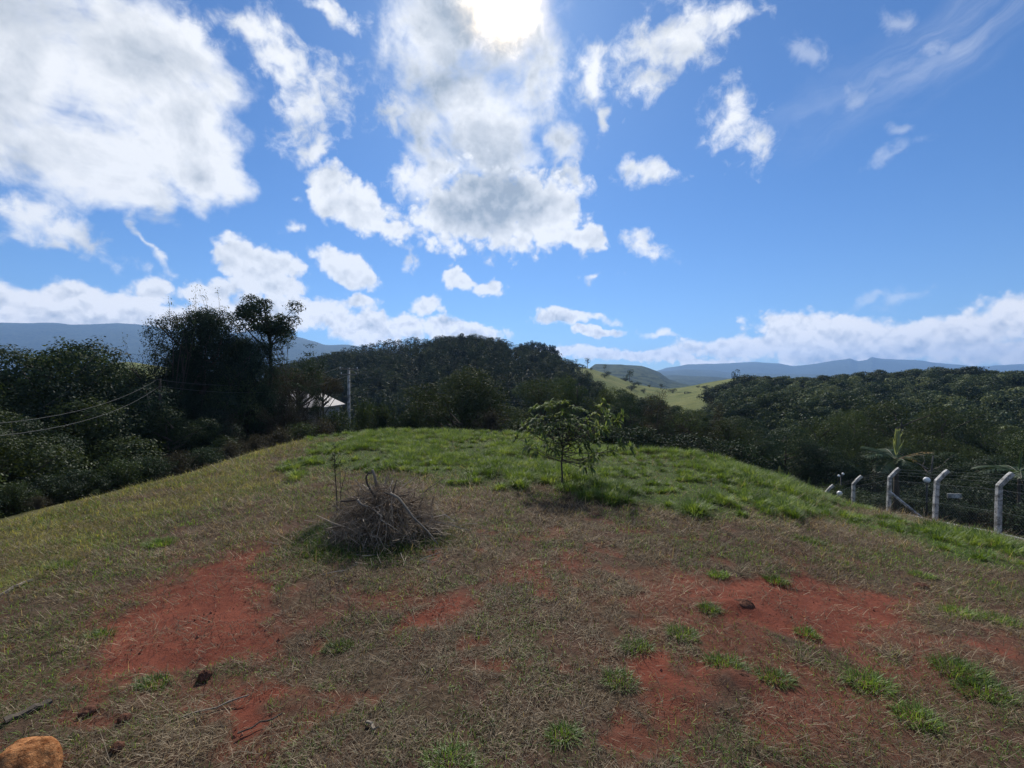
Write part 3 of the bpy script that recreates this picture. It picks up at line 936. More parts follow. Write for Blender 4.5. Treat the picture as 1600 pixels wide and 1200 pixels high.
def protos():
    L1, L2, L3 = (0.17, 0.085), (0.13, 0.06), (0.11, 0.04)
    def t(k, *a, **b):
        PROTO[k] = [make_tree(*a, **b), False]
    def dome(k, *a, **b):
        PROTO[k] = [make_dome(*a, **b), False]
    LB = (.115, .058)
    dome('broad_a', 'broadleaf_tree', 1, 11.5, 6.5, .18, 26, (.8, 1.5), LB, 1150, M_leaf_dark, M_bark)
    dome('broad_b', 'broadleaf_tree', 2, 9.0, 6.8, .12, 24, (.8, 1.5), LB, 1150, M_leaf_mid, M_bark)
    dome('broad_c', 'broadleaf_tree', 3, 11.5, 5.8, .2, 20, (.7, 1.3), LB, 1200, M_leaf_dark, M_pale_bark)
    dome('dense', 'evergreen_tree', 4, 14.5, 8.2, .12, 64, (.8, 1.55), (.115, .05), 1500, M_leaf_dark, M_bark, trunk_r=.28)
    dome('flat_top', 'flat_crowned_tree', 5, 15.5, 4.6, .74, 24, (.42, .78), (.14, .07), 1100, M_leaf_dark, M_bark, trunk_r=.13, flat=.7)
    dome('umbrella', 'shade_tree', 17, 10.5, 6.0, .74, 22, (.5, .9), (.12, .05), 900, M_leaf_brown, M_bark, trunk_r=.15, flat=.6)
    t('lacy', 'lacy_tree', 6, (12, 5.0), 4.5, .15, 3.2, 3, .75, (4, 3, 3), 60, .40, L2, M_leaf_dark, M_bark, gnarl=.2, flat=.4)
    t('bare', 'bare_tree', 7, (16, 7.0), 5.5, .34, 3.6, 4, .62, (3, 3, 2, 2), 7, .3, L2, M_leaf_olive, M_bark, gnarl=.14)
    dome('olive', 'scrub_tree', 8, 8.5, 5.2, .15, 22, (.6, 1.1), (.12, .045), 800, M_leaf_olive, M_bark)
    t('brown', 'scrub_tree', 9, (9, 4.5), 1.6, .13, 2.0, 3, .95, (4, 4, 3), 80, .42, L3, M_leaf_brown, M_bark, gnarl=.22)
    PROTO['bush_a'] = [make_bush('bush', 11, 3.0, 2.2, 60, 44, .26, (.11, .05), M_leaf_dark), False]
    PROTO['bush_b'] = [make_bush('bush', 12, 3.2, 2.2, 55, 44, .26, (.11, .045), M_leaf_mid), False]
    PROTO['bush_c'] = [make_bush('bush', 13, 3.0, 2.0, 50, 30, .26, (.10, .03), M_leaf_brown), False]
    dome('round', 'round_tree', 14, 6.5, 8.2, .02, 44, (.6, 1.25), (.19, .06), 560, M_leaf_olive, M_bark, flat=.85)
    dome('feather', 'feathery_tree', 15, 12.5, 9.5, .1, 46, (.8, 1.6), (.26, .04), 420, M_leaf_olive, M_bark, droop=.9, rough=.9)


protos()


def plant_all():
    A, B = 'tree', 'bush'
    g1 = 'trees massed on the left slope'
    for i, (px, Y, top, k) in enumerate([(-90, 17, 560, 'broad_b'), (15, 21, 548, 'broad_a'), (88, 23, 541, 'broad_c'), (130, 27, 552, 'broad_a'),
                                         (172, 25, 549, 'broad_b'), (216, 28, 590, 'broad_c'), (-160, 20, 540, 'broad_a'), (50, 29, 560, 'broad_b'), (262, 31, 606, 'broad_b')]):
        lab = {1: 'tall dark green tree with broad crown at the left edge of the picture', 2: 'dark tree with a small tuft rising highest from the left mass',
               4: 'green tree with rounded crown just left of the small patch of pale pasture', 5: 'dark tree whose crown ends beneath the small patch of pale pasture'}.get(i, 'dark green broadleaf tree packed among others on the left slope')
        stand(k, px, Y, top, lab, A, g1, wide=1.05)
    g2 = 'undergrowth trees below the left bank'
    for i, (px, Y, top, k) in enumerate([(-70, 14.5, 640, 'broad_b'), (20, 17, 655, 'broad_a'), (85, 19.5, 630, 'broad_b'), (150, 21.5, 640, 'broad_c'), (215, 23.5, 630, 'broad_a'),
                                         (270, 23, 640, 'broad_b'), (325, 26, 640, 'broad_a'), (365, 27, 650, 'brown'), (-150, 13, 620, 'broad_a'), (120, 22, 600, 'broad_a'), (240, 25, 605, 'broad_c'), (0, 20, 600, 'broad_c')]):
        stand(k, px, Y, top, 'dark shaded tree filling the bank below the grassy edge on the left', A, g2, wide=1.2)
    g3 = 'bushes along the left edge of the knoll'
    for i, (px, Y, top, k) in enumerate([(-40, 10.3, 770, 'bush_a'), (20, 11.2, 755, 'bush_b'), (75, 12.2, 745, 'bush_a'), (125, 13.4, 735, 'bush_a'), (180, 14.6, 720, 'bush_b'), (230, 15.8, 715, 'bush_a'),
                                         (275, 17.2, 705, 'bush_c'), (320, 18.8, 700, 'bush_a'), (360, 20.5, 690, 'bush_c'), (398, 22.5, 680, 'bush_c'), (435, 25, 668, 'bush_c'), (470, 27, 662, 'bush_b'),
                                         (500, 28.5, 655, 'bush_c'), (60, 11, 775, 'bush_c'), (150, 12.8, 765, 'bush_b'), (-100, 11.5, 740, 'bush_b')]):
        stand(k, px, Y, top, 'dark bush on the left bank where the grass drops away', B, g3, wide=1.1)
    # the group in front of the house
    stand('dense', 312, 30, 490, 'large dense dark evergreen, the widest crown left of the pale roof', A, wide=1.0, width=168)
    stand('dense', 285, 29, 545, 'dark evergreen leaning left against the largest dense tree', A, wide=.8, width=90)
    stand('dense', 385, 32, 530, 'dark evergreen filling the gap under the flat topped tree', A, width=105)
    stand('flat_top', 420, 34, 467, 'tall dark tree with flat topped crown on a bare trunk', A, width=88)
    stand('lacy', 466, 33, 490, 'sparse lacy tree reaching right beyond the flat topped tree', A, width=120)
    stand('bare', 356, 31, 447, 'nearly leafless tree with fine twigs above the dense evergreen', A, width=120)
    stand('bare', 265, 28.5, 474, 'nearly leafless tree with twigs spreading left over the pale pasture', A, width=130)
    stand('bare', 497, 33, 555, 'small bare dead tree between the pale roof and the utility pole', A, width=40)
    stand('bare', 462, 31, 592, 'forked bare tree standing before the pale roof', A, width=60)
    stand('brown', 425, 33, 580, 'brownish thin leaved tree over the left end of the pale roof', A, width=95)
    stand('brown', 485, 36, 590, 'brownish thin leaved tree over the ridge of the pale roof', A, width=60)
    stand('olive', 372, 30, 575, 'olive green tree between the dense evergreen and the pale roof', A, width=90)
    stand('umbrella', 405, 37, 572, 'spreading brownish tree whose crown hides the left of the pale roof', A, width=120)
    stand('umbrella', 505, 40, 588, 'small spreading tree before the right end of the pale roof', A, width=62)
    stand('umbrella', 468, 38, 577, 'spreading brownish tree whose crown hides the ridge of the pale roof', A, width=95)
    stand('brown', 400, 31, 600, 'thin brownish tree before the left end of the pale roof', A, width=70)
    stand('brown', 448, 30, 598, 'thin brownish tree before the middle of the pale roof', A, width=70)
    stand('lacy', 505, 32, 596, 'thin lacy tree at the right end of the pale roof', A, width=40)
    stand('bush_c', 455, 30, 640, 'brownish shrub below the eave of the pale roof', B, width=80)
    stand('bush_b', 520, 33, 642, 'green shrub left of the foot of the utility pole', B, width=60)
    stand('bush_b', 568, 36, 628, 'green shrub right of the foot of the utility pole', B, width=50)
    stand('bush_b', 600, 33, 632, 'rounded pale green shrub between utility pole and the large round tree', B, width=60)
    stand('bush_a', 640, 34, 645, 'low dark shrub at the left foot of the large round tree', B, width=60)
    # beyond the middle of the knoll
    stand('round', 722, 34, 577, 'large dark dome shaped tree beyond the middle of the knoll', A, width=160)
    stand('bush_c', 768, 29, 640, 'straggly pale twigged shrub before the right of the dome shaped tree', B, width=60)
    stand('bush_b', 815, 31, 655, 'low green shrub left of the mango sapling, at the knoll edge', B, width=70)
    g4 = 'trees behind the mango sapling'
    for (px, Y, top, k, w, lab) in [(848, 36, 592, 'olive', 80, 'light olive tree standing behind the left of the mango sapling'),
                                    (900, 38, 590, 'broad_b', 80, 'green tree directly behind the mango sapling'),
                                    (945, 36, 607, 'olive', 70, 'olive tree behind the right of the mango sapling'),
                                    (985, 33, 618, 'broad_a', 80, 'dark tree just right of the mango sapling'),
                                    (1030, 31, 614, 'brown', 90, 'brownish tree in front of the yellow green pasture saddle'),
                                    (1072, 30, 640, 'olive', 80, 'low olive tree below the pasture saddle'),
                                    (1110, 31, 625, 'brown', 60, 'thin brownish tree left of the forested hill foot'),
                                    (1135, 29, 655, 'olive', 80, 'low olive tree where the knoll edge starts to fall right'),
                                    (1172, 31, 655, 'broad_a', 80, 'dark tree beyond the falling right edge of the knoll')]:
        stand(k, px, Y, top, lab, A, g4, width=w)
    stand('bush_a', 880, 29, 655, 'dark bush low behind the mango sapling stem', B, width=90)
    stand('bush_a', 1000, 27, 668, 'dark bush on the knoll edge right of the mango sapling', B, width=90)
    stand('bush_a', 1080, 26, 680, 'dark bush on the knoll edge below the pasture saddle', B, width=100)
    stand('bush_b', 945, 28, 662, 'green bush on the knoll edge behind mango branches', B, width=70)
    stand('bush_a', 1150, 26, 690, 'dark bush below the falling right edge of the knoll', B, width=90)
    # right side, dark mass before the forested hill
    g5 = 'dark trees before the forested hill'
    for (px, Y, top, k, w, lab) in [(1225, 34, 668, 'broad_a', 110, 'dark tree at the left end of the dark mass above the fence'),
                                    (1275, 38, 655, 'olive', 110, 'olive dark tree in the left of the dark mass above the fence'),
                                    (1335, 44, 645, 'feather', 130, 'feathery dark tree up and left of the palm'),
                                    (1400, 47, 632, 'feather', 170, 'tallest feathery dark tree rising behind the palm'),
                                    (1475, 46, 640, 'feather', 150, 'feathery dark tree up and right of the palm'),
                                    (1540, 42, 665, 'broad_b', 110, 'green tree above the fence near the right edge'),
                                    (1590, 36, 685, 'feather', 120, 'pale green drooping tree at the right edge above the last post'),
                                    (1660, 30, 670, 'broad_b', 130, 'green tree cut by the right edge of the picture'),
                                    (1290, 32, 700, 'broad_a', 100, 'dark low tree behind the far fence posts'),
                                    (1365, 34, 705, 'broad_a', 110, 'dark low tree behind the left palm frond'),
                                    (1450, 33, 705, 'broad_c', 110, 'dark low tree behind the right palm frond'),
                                    (1530, 30, 720, 'broad_a', 110, 'dark low tree behind the two nearest posts'),
                                    (1610, 24, 720, 'broad_c', 110, 'dark low tree with bare brown stem at the right edge')]:
        stand(k, px, Y, top, lab, A, g5, width=w)
    g6 = 'bushes behind the fence'
    for (px, Y, top, k, w) in [(1300, 27, 757, 'bush_b', 60), (1340, 25, 765, 'bush_a', 60), (1370, 23.5, 775, 'bush_b', 70), (1420, 22, 775, 'bush_a', 80), (1475, 20.5, 785, 'bush_b', 70),
                               (1520, 19, 790, 'bush_a', 80), (1570, 18, 795, 'bush_c', 80), (1440, 25, 760, 'bush_a', 90), (1510, 24, 765, 'bush_a', 90), (1620, 17, 790, 'bush_a', 100)]:
        stand(k, px, Y, top, 'low dark bush in the garden behind the wire fence', B, g6, width=w)


plant_all()


# ------------------------------------------------------------------ forests on the hills
def crown_proto(seed, n, w, h, leaf, shape, per=9):
    """leaf cloud of a distant tree, unit height"""
    rng = np.random.default_rng(seed)
    C = []
    for i in range(n):
        if shape == 'cone':
            z = rng.uniform(.18, 1.0); rr = w * .5 * (1.15 - z) ** .7 * rng.uniform(.3, 1)
        elif shape == 'pole':
            z = rng.uniform(.55, 1.0); rr = w * .5 * math.sin(math.pi * min(1, (z - .5) / .55)) ** .6 * rng.uniform(.2, 1)
        else:
            z = rng.uniform(.35, 1.0); rr = w * .5 * math.sqrt(max(0, 1 - ((z - .52) / .5) ** 2)) * rng.uniform(.35, 1)
        ph = rng.uniform(0, 6.283)
        C.append((rr * math.cos(ph), rr * math.sin(ph), z * h))
    C = np.array(C)
    mb = MB()
    if shape == 'round':
        C = C[:9]
        for c in C:
            r = rng.uniform(.13, .24); q = 84
            d = unit(rng.normal(0, 1, (q, 3)) + np.array([0, 0, .4]))
            nr = unit(d + rng.normal(0, .35, (q, 3)))
            A = unit(np.cross(nr, rng.normal(0, 1, (q, 3)))); B = np.cross(nr, A)
            sz = rng.uniform(.6, 1.3, q)
            mb.leaves(c * np.array([.85, .85, 1]) + d * r * np.array([1, 1, .75]) - A * leaf * .4, A, B, leaf * sz, leaf * .7 * sz, np.clip(.5 + rng.normal(0, .12) + rng.normal(0, .14, q), 0, 1))
        return np.vstack(mb.v), np.concatenate(mb.a), C
    leaf_cloud(mb, rng, C, per, leaf * .95, leaf, leaf * .62, np.array([0, 0, .42 * h]))
    return np.vstack(mb.v), np.concatenate(mb.a), C


def forest(name, pts, protos, hs, mat, rng, label, cat, trunks=False):
    V, T = [], []
    for (x, y, z), h in zip(pts, hs):
        v, t, _ = protos[rng.integers(len(protos))]
        a = rng.uniform(0, 6.283); c, s = math.cos(a), math.sin(a)
        wv = rng.uniform(.8, 1.25)
        q = np.stack([(v[:, 0] * c - v[:, 1] * s) * wv, (v[:, 0] * s + v[:, 1] * c) * wv, v[:, 2]], 1) * h
        V.append(q + np.array([x, y, z - .3]))
        T.append(np.clip(t + rng.normal(-.05, .24), 0, 1))
    V = np.vstack(V); T = np.concatenate(T)
    o = mesh(name, V, np.arange(len(V)).reshape(-1, 4), mat, {'tint': T})
    tag(o, label, cat, None, 'stuff')
    return o


def hill_points(rng, u0, u1, Y0, Y1, n, hz, cond=None):
    Y = np.sqrt(rng.uniform(Y0 ** 2, Y1 ** 2, n)); u = rng.uniform(u0, u1, n)
    x = u * Y; z = hz(x, Y)
    k = np.ones(n, bool) if cond is None else cond(u, Y, z)
    return np.stack([x, Y, z], 1)[k]


def thing_tree(name, proto, trunk, mat, bark):
    """small distant tree: trunk and crown"""
    v, t, C = proto
    root = empty(name, (0, 0, 0))
    tb = MB()
    rng = np.random.default_rng(int(len(v)))
    tb.tube([(0, 0, -.1), (.01, 0, .4), (0, .01, .93)], (trunk * 1.2, trunk, trunk * .4), 5, cap=False)
    for c in C[::3]:
        b = np.array([0, 0, max(.2, c[2] - .18)])
        tb.tube([b, (b + c) / 2 + rng.normal(0, .01, 3), c], (trunk * .5, trunk * .35, trunk * .15), 3, cap=False)
    tb.build('trunk', bark, root)
    mesh('crown', v, np.arange(len(v)).reshape(-1, 4), mat, {'tint': t}, parent=root)
    root['h'] = 1.0; root['w'] = float(np.percentile(np.abs(v[:, :2]), 97))
    return root


def build_forests():
    rng = np.random.default_rng(5)
    cones = [crown_proto(100 + i, 26, .42, 1.0, .075, 'cone') for i in range(4)]
    poles = [crown_proto(110 + i, 20, .34, 1.0, .07, 'pole') for i in range(4)]
    rounds = [crown_proto(120 + i, 46, .95, 1.0, .055, 'round', 10) for i in range(5)]
    # plantation hill
    pts = hill_points(rng, px2u(420), px2u(960), 80, 252, 2300, hz_plant,
                      lambda u, Y, z: (u < px2u(880) + 0.10 * (250 - Y) / 170 + rng.uniform(-.02, .02, len(u))) & ~((u > px2u(540)) & (u < px2u(700)) & (Y > 215)) & ~((u > px2u(795)) & (u < px2u(880)) & (Y > 228)))
    forest('plantation_forest', pts, cones + rounds[:2], rng.uniform(4.5, 8, len(pts)), M_leaf_plant, rng,
           'dark plantation forest covering the middle hill', 'forest')
    PROTO['pole_tree'] = [thing_tree('plantation_tree', poles[0], .016, M_leaf_plant, M_pale_bark), False]
    PROTO['pole_tree2'] = [thing_tree('plantation_tree', poles[1], .016, M_leaf_plant, M_pale_bark), False]
    PROTO['pole_tree3'] = [thing_tree('plantation_tree', poles[2], .014, M_leaf_plant, M_pale_bark), False]
    ks = ['pole_tree', 'pole_tree2', 'pole_tree3']
    topp = [(480, 566), (520, 551), (560, 541), (600, 534), (640, 529), (680, 527), (740, 524), (790, 531), (800, 534)]
    for i in range(64):
        px = 500 + i * 4.6 + rng.uniform(-2, 2)
        Y = rng.uniform(240, 252)
        top = np.interp(px, [p[0] for p in topp], [p[1] for p in topp]) + rng.uniform(-2.5, 4)
        stand(ks[i % 3], px, Y, top, 'slender bare stemmed tree in the row along the middle hill crest', 'tree', 'trees along the middle hill crest', zf=hz_plant, wide=rng.uniform(.9, 1.4))
    PROTO['round_far'] = [thing_tree('crest_tree', rounds[0], .03, M_leaf_plant, M_bark), False]
    PROTO['round_far2'] = [thing_tree('crest_tree', rounds[1], .03, M_leaf_plant, M_bark), False]
    PROTO['clump'] = [make_dome('crest_tree', 53, 9, 6.5, .15, 26, (.7, 1.3), (.4, .22), 130, M_leaf_plant, M_bark, trunk_r=.2), False]
    for i, (px, top, w) in enumerate([(818, 536, 18), (832, 533, 22), (846, 535, 20), (860, 539, 20), (868, 546, 14), (826, 542, 20), (852, 548, 24)]):
        stand('clump', px, 247, top, 'dark tree in the tight clump at the right end of the hill crest', 'tree', 'tight clump of trees on the crest', zf=hz_plant, width=w)
    # pasture hill: single trees
    for (px, Y, top, w, lab, k) in [(876, 326, 557, 9, 'small round tree on the pasture ridge right beside the crest clump', 'round_far2'),
                                    (886, 326, 561, 5, 'tiny thin tree on the pasture ridge, second from the crest clump', 'pole_tree'),
                                    (900, 328, 561, 6, 'small slim tree midway along the pasture ridge', 'pole_tree2'),
                                    (918, 328, 560, 9, 'tallest lone tree on the pasture ridge', 'pole_tree3'),
                                    (945, 326, 570, 6, 'thin dark tree on the pasture ridge before the wooded hill', 'pole_tree'),
                                    (984, 322, 579, 13, 'umbrella crowned dark tree low on the pasture ridge', 'round_far'),
                                    (910, 250, 572, 10, 'dark tree on the upper pasture slope left', 'round_far2'),
                                    (1033, 325, 600, 9, 'small bush like tree at the pasture saddle', 'round_far'),
                                    (1148, 168, 582, 15, 'umbrella crowned tree standing above the left end of the forested hill', 'round_far'),
                                    (1070, 250, 612, 22, 'round dark tree on the right pasture slope', 'round_far2')]:
        stand(k, px, Y, top, lab, 'tree', zf=(hz_forest if px > 1100 else hz_grass), width=w)
    # low scrub dotted over the pasture
    PROTO['scrub'] = [make_dome('scrub_bush', 61, 2.6, 3.4, .05, 9, (.5, .9), (.3, .2), 60, M_leaf_plant, M_bark, parts=('stem', 'foliage')), False]
    for i in range(26):
        px, Y = rng.uniform(895, 1125), rng.uniform(215, 325)
        z = float(hz_grass(np.array(px2u(px) * Y), np.array(Y))); h = rng.uniform(1.4, 3.2)
        stand('scrub', px, Y, 600 - (z + h - EYE) / Y * 680, 'small dark scrub bush dotted on the far yellow green pasture', 'bush', 'scrub on the far pasture', zf=hz_grass, wide=rng.uniform(.9, 1.8))
    # scrub at the foot of the pasture, in front of it
    PROTO['slope_tree'] = [make_dome('slope_tree', 41, 19, 8.5, .3, 40, (.9, 1.7), (.24, .13), 420, M_leaf_mid, M_bark, trunk_r=.25), False]
    PROTO['slope_cone'] = [make_dome('slope_tree', 42, 19, 6.5, .25, 34, (.8, 1.5), (.24, .12), 420, M_leaf_plant, M_bark, trunk_r=.22), False]
    for i, (px, Y, top, w) in enumerate([(905, 105, 588, 42), (925, 98, 597, 46), (945, 90, 605, 46), (885, 110, 582, 46), (870, 100, 592, 60), (965, 84, 610, 56), (990, 86, 616, 58), (1015, 88, 620, 54), (1040, 84, 628, 58),
                                         (855, 90, 600, 60), (830, 92, 598, 60), (1062, 90, 636, 56), (1085, 88, 642, 56), (1110, 84, 648, 60), (1140, 80, 652, 64)]):
        stand('slope_cone' if i < 4 else 'slope_tree', px, Y, top, 'green tree in the gully between the plantation and the pasture', 'tree', 'trees in the gully', width=w, zf=lambda x, y: np.maximum(ground(x, y), hz_grass(x, y)))
    # forested hill on the right
    pts = hill_points(rng, px2u(1098), px2u(1800), 52, 175, 850, hz_forest)
    forest('rainforest', pts, rounds, rng.uniform(4.0, 8.0, len(pts)), M_leaf_forest, rng, 'dense mixed forest canopy covering the right hill', 'forest')
    PROTO['canopy'] = [make_dome('canopy_tree', 51, 8, 8.5, .2, 30, (.8, 1.6), (.36, .2), 120, M_leaf_forest, M_bark, trunk_r=.2, flat=.7), False]
    PROTO['canopy2'] = [make_dome('canopy_tree', 52, 8, 7.5, .2, 24, (.8, 1.5), (.36, .2), 120, M_leaf_forest, M_bark, trunk_r=.2, flat=.7), False]
    tf = [(1110, 612), (1130, 597), (1160, 588), (1180, 584), (1250, 586), (1300, 583), (1350, 579), (1450, 574), (1500, 571), (1560, 574), (1640, 578)]
    for i in range(34):
        px = 1118 + i * 15 + rng.uniform(-5, 5)
        top = np.interp(px, [p[0] for p in tf], [p[1] for p in tf]) + rng.uniform(0, 8)
        stand(['canopy', 'canopy2'][i % 2], px, rng.uniform(158, 170), top, 'rounded dark tree on the skyline of the right forested hill', 'tree', 'skyline trees of the right hill', zf=hz_forest, width=rng.uniform(32, 52))
    # the valley between
    pts = hill_points(rng, px2u(-200), px2u(1500), 42, 110, 900, lambda x, y: np.maximum(ground(x, y, False), np.maximum(hz_plant(x, y), np.where(x / y > px2u(1080), hz_forest(x, y), -30))),
                      lambda u, Y, z: (z < -7) & ~((u > px2u(360)) & (u < px2u(540)) & (Y < 62)) & ~((u > px2u(960)) & (u < px2u(1110)) & (Y > 75)))
    forest('valley_woods', pts, rounds + cones[:1], rng.uniform(4.5, 8, len(pts)), M_leaf_mid, rng, 'mixed woodland filling the valley beyond the knoll', 'forest')


build_forests()


# ------------------------------------------------------------------ house
def build_house():
    cx, cy, zb, ze, zr = -25.0, 50.0, -3.6, 0.15, 1.75
    hw, hd = 3.95, 3.4
    h = empty('house', (cx, cy, zb), R(4))
    tag(h, 'low house with pale sheet metal roof half hidden behind trees', 'house')
    w = MB()
    w.box((-hw, -hd, -1.0), (hw, hd, ze - zb))
    w.build('wall', M_plaster, h)
    r = MB()
    ov = .55
    e0, e1 = ze - zb - .12, zr - zb
    for s in (-1, 1):
        yo = s * (hd + ov)
        v = [(-hw - ov, yo, e0), (hw + ov, yo, e0), (hw - 1.4, 0, e1), (-hw + 1.4, 0, e1)]
        v = v + [(a, b, c + .09) for a, b, c in v]
        r.add(v, [(0, 1, 5, 4), (1, 2, 6, 5), (2, 3, 7, 6), (3, 0, 4, 7), (4, 5, 6, 7), (3, 2, 1, 0)])
    for s in (-1, 1):
        xo = s * (hw + ov)
        v = [(xo, -hd - ov, e0), (xo, hd + ov, e0), (s * (hw - 1.4), 0.02, e1), (s * (hw - 1.4), -0.02, e1)]
        v = v + [(a, b, c + .085) for a, b, c in v]
        r.add(v, [(0, 1, 5, 4), (1, 2, 6, 5), (2, 3, 7, 6), (3, 0, 4, 7), (4, 5, 6, 7), (3, 2, 1, 0)])
    rf = r.build('roof', M_roof, h)
    c = MB()
    for i in range(9):
        x = -2.4 + i * .6
        c.tube([(x * 1.7, -hd - ov, e0 + .10), (x, -.05, e1 + .10)], .025, 4)
    c.build('roof_seam', M_roof, rf)
    for x in (-2.7, 0.4, 2.7):
        m = MB(); m.box((x - .6, -hd - .06, 1.3), (x + .6, -hd + .02, 2.5)); f = m.build('window', M_plaster, h)
        g = MB(); g.box((x - .52, -hd - .075, 1.38), (x + .52, -hd - .062, 2.42)); g.build('pane', M_dark, f)
    m = MB(); m.box((-1.7, -hd - .05, .2), (-.8, -hd + .02, 2.4)); m.build('door', M_dark, h)


build_house()


# ------------------------------------------------------------------ power line
def build_line():
    x1, y1 = px2u(545) * 42, 42.0
    spots = [('roadside', x1, y1, 4.15, 0.30, 'concrete utility pole with two crossarms beyond the knoll edge', True),
             ('in tree', px2u(250) * 24, 24.0, 2.9, 0.4, 'utility pole at the edge of the pale pasture patch, rising from the left trees', False),
             ('near', -6.4, -3.5, 4.6, 1.1, 'utility pole off to the near left carrying the two near wires', True),
             ('valley', px2u(902) * 38.4, 38.4, 2.2, .3, 'utility pole hidden in the trees behind the mango sapling', False)]
    tops = []
    for nm, x, y, zt, rz, lab, arms in spots:
        zb = float(ground(np.array(x), np.array(y)))
        p = empty('utility_pole', (x, y, zb), rz)
        tag(p, lab, 'utility pole', 'poles of the power line')
        m = MB(); m.tube([(0, 0, -.6), (0, 0, (zt - zb) * .5), (0, 0, zt - zb)], (.17, .14, .11) if arms else (.09, .08, .06), 8); m.build('pole', M_concrete if arms else M_bark, p, True)
        H = zt - zb
        for dz, L in ((-.12, 1.7), (-.62, 1.5)) if arms else ():
            m = MB(); m.box((-L / 2, -.16, H + dz - .05), (L / 2, -.08 - .0, H + dz + .05)); a = m.build('crossarm', M_pale_bark, p)
            for sx in (-L / 2 + .08, L / 2 - .08):
                m = MB(); m.tube([(sx, -.12, H + dz + .05), (sx, -.12, H + dz + .12), (sx, -.12, H + dz + .2)], (.02, .045, .03), 6); m.build('insulator', M_globe, a)
        tops.append((x, y, zt, rz))

    def wire(a, b, da, db, za, zb2, sag, lab, r=.012):
        def end(t, d, dz):
            x, y, z, rz = t
            if t is tops[1] or t is tops[-1] and len(tops) == 4:
                d = d * .08; dz = min(dz, -.06)
            return np.array([x + math.cos(rz) * d, y + math.sin(rz) * d - .12, z + dz])
        A, B = end(tops[a], da, za), end(tops[b], db, zb2)
        t = np.linspace(0, 1, 26)[:, None]
        p = A + (B - A) * t
        p[:, 2] -= (4 * sag * t * (1 - t))[:, 0]
        m = MB(); m.tube(p, r, 5)
        o = m.build('power_wire', M_cable)
        tag(o, lab, 'wire', 'wires of the power line')
    wire(0, 1, -.75, -.75, .08, .08, .9, 'upper wire from the utility pole leftwards to the pole among the left trees', .009)
    wire(0, 1, .67, .67, -.42, -.42, 1.0, 'lower wire from the utility pole leftwards to the pole among the left trees', .009)
    wire(1, 2, -.75, -.75, .08, .08, 2.15, 'upper of the two pale wires crossing the dark trees at left', .0055)
    wire(1, 2, .67, .67, -.42, -.55, 1.95, 'lower of the two pale wires crossing the dark trees at left', .0055)
    wire(0, 3, -.75, -.6, .08, .08, .5, 'upper wire from the utility pole right across the dome shaped tree', .012)
    wire(0, 3, .67, .6, -.42, -1.2, .9, 'lower wire from the utility pole right across the dome shaped tree', .012)
    # old yard fence below the house
    f = empty('yard_fence', (px2u(412) * 33, 33.0, 0), 0)
    tag(f, 'old pole and rail yard fence below the pale roof', 'fence')
    for px, Y, top in ((402, 33, 652), (420, 33.4, 640), (447, 34, 648)):
        x = px2u(px) * Y - f.location.x; y = Y - 33
        zb = float(ground(np.array(px2u(px) * Y), np.array(Y))); zt = EYE + (600 - top) / 680 * Y
        m = MB(); m.tube([(x, y, zb - .3), (x, y, (zb + zt) / 2), (x, y, zt)], (.13, .12, .11), 7); m.build('post', M_concrete, f, True)
    m = MB(); m.tube([(px2u(398) * 33 - f.location.x, -.15, EYE - 53 / 680 * 33), (px2u(450) * 34 - f.location.x, .85, EYE - 44 / 680 * 34)], .045, 5); m.build('rail', M_stick, f)
    m = MB(); m.tube([(px2u(402) * 33 - f.location.x, -.15, EYE - 66 / 680 * 33), (px2u(445) * 34 - f.location.x, .85, EYE - 63 / 680 * 34)], .06, 5); m.build('rail', M_stick, f)


build_line()


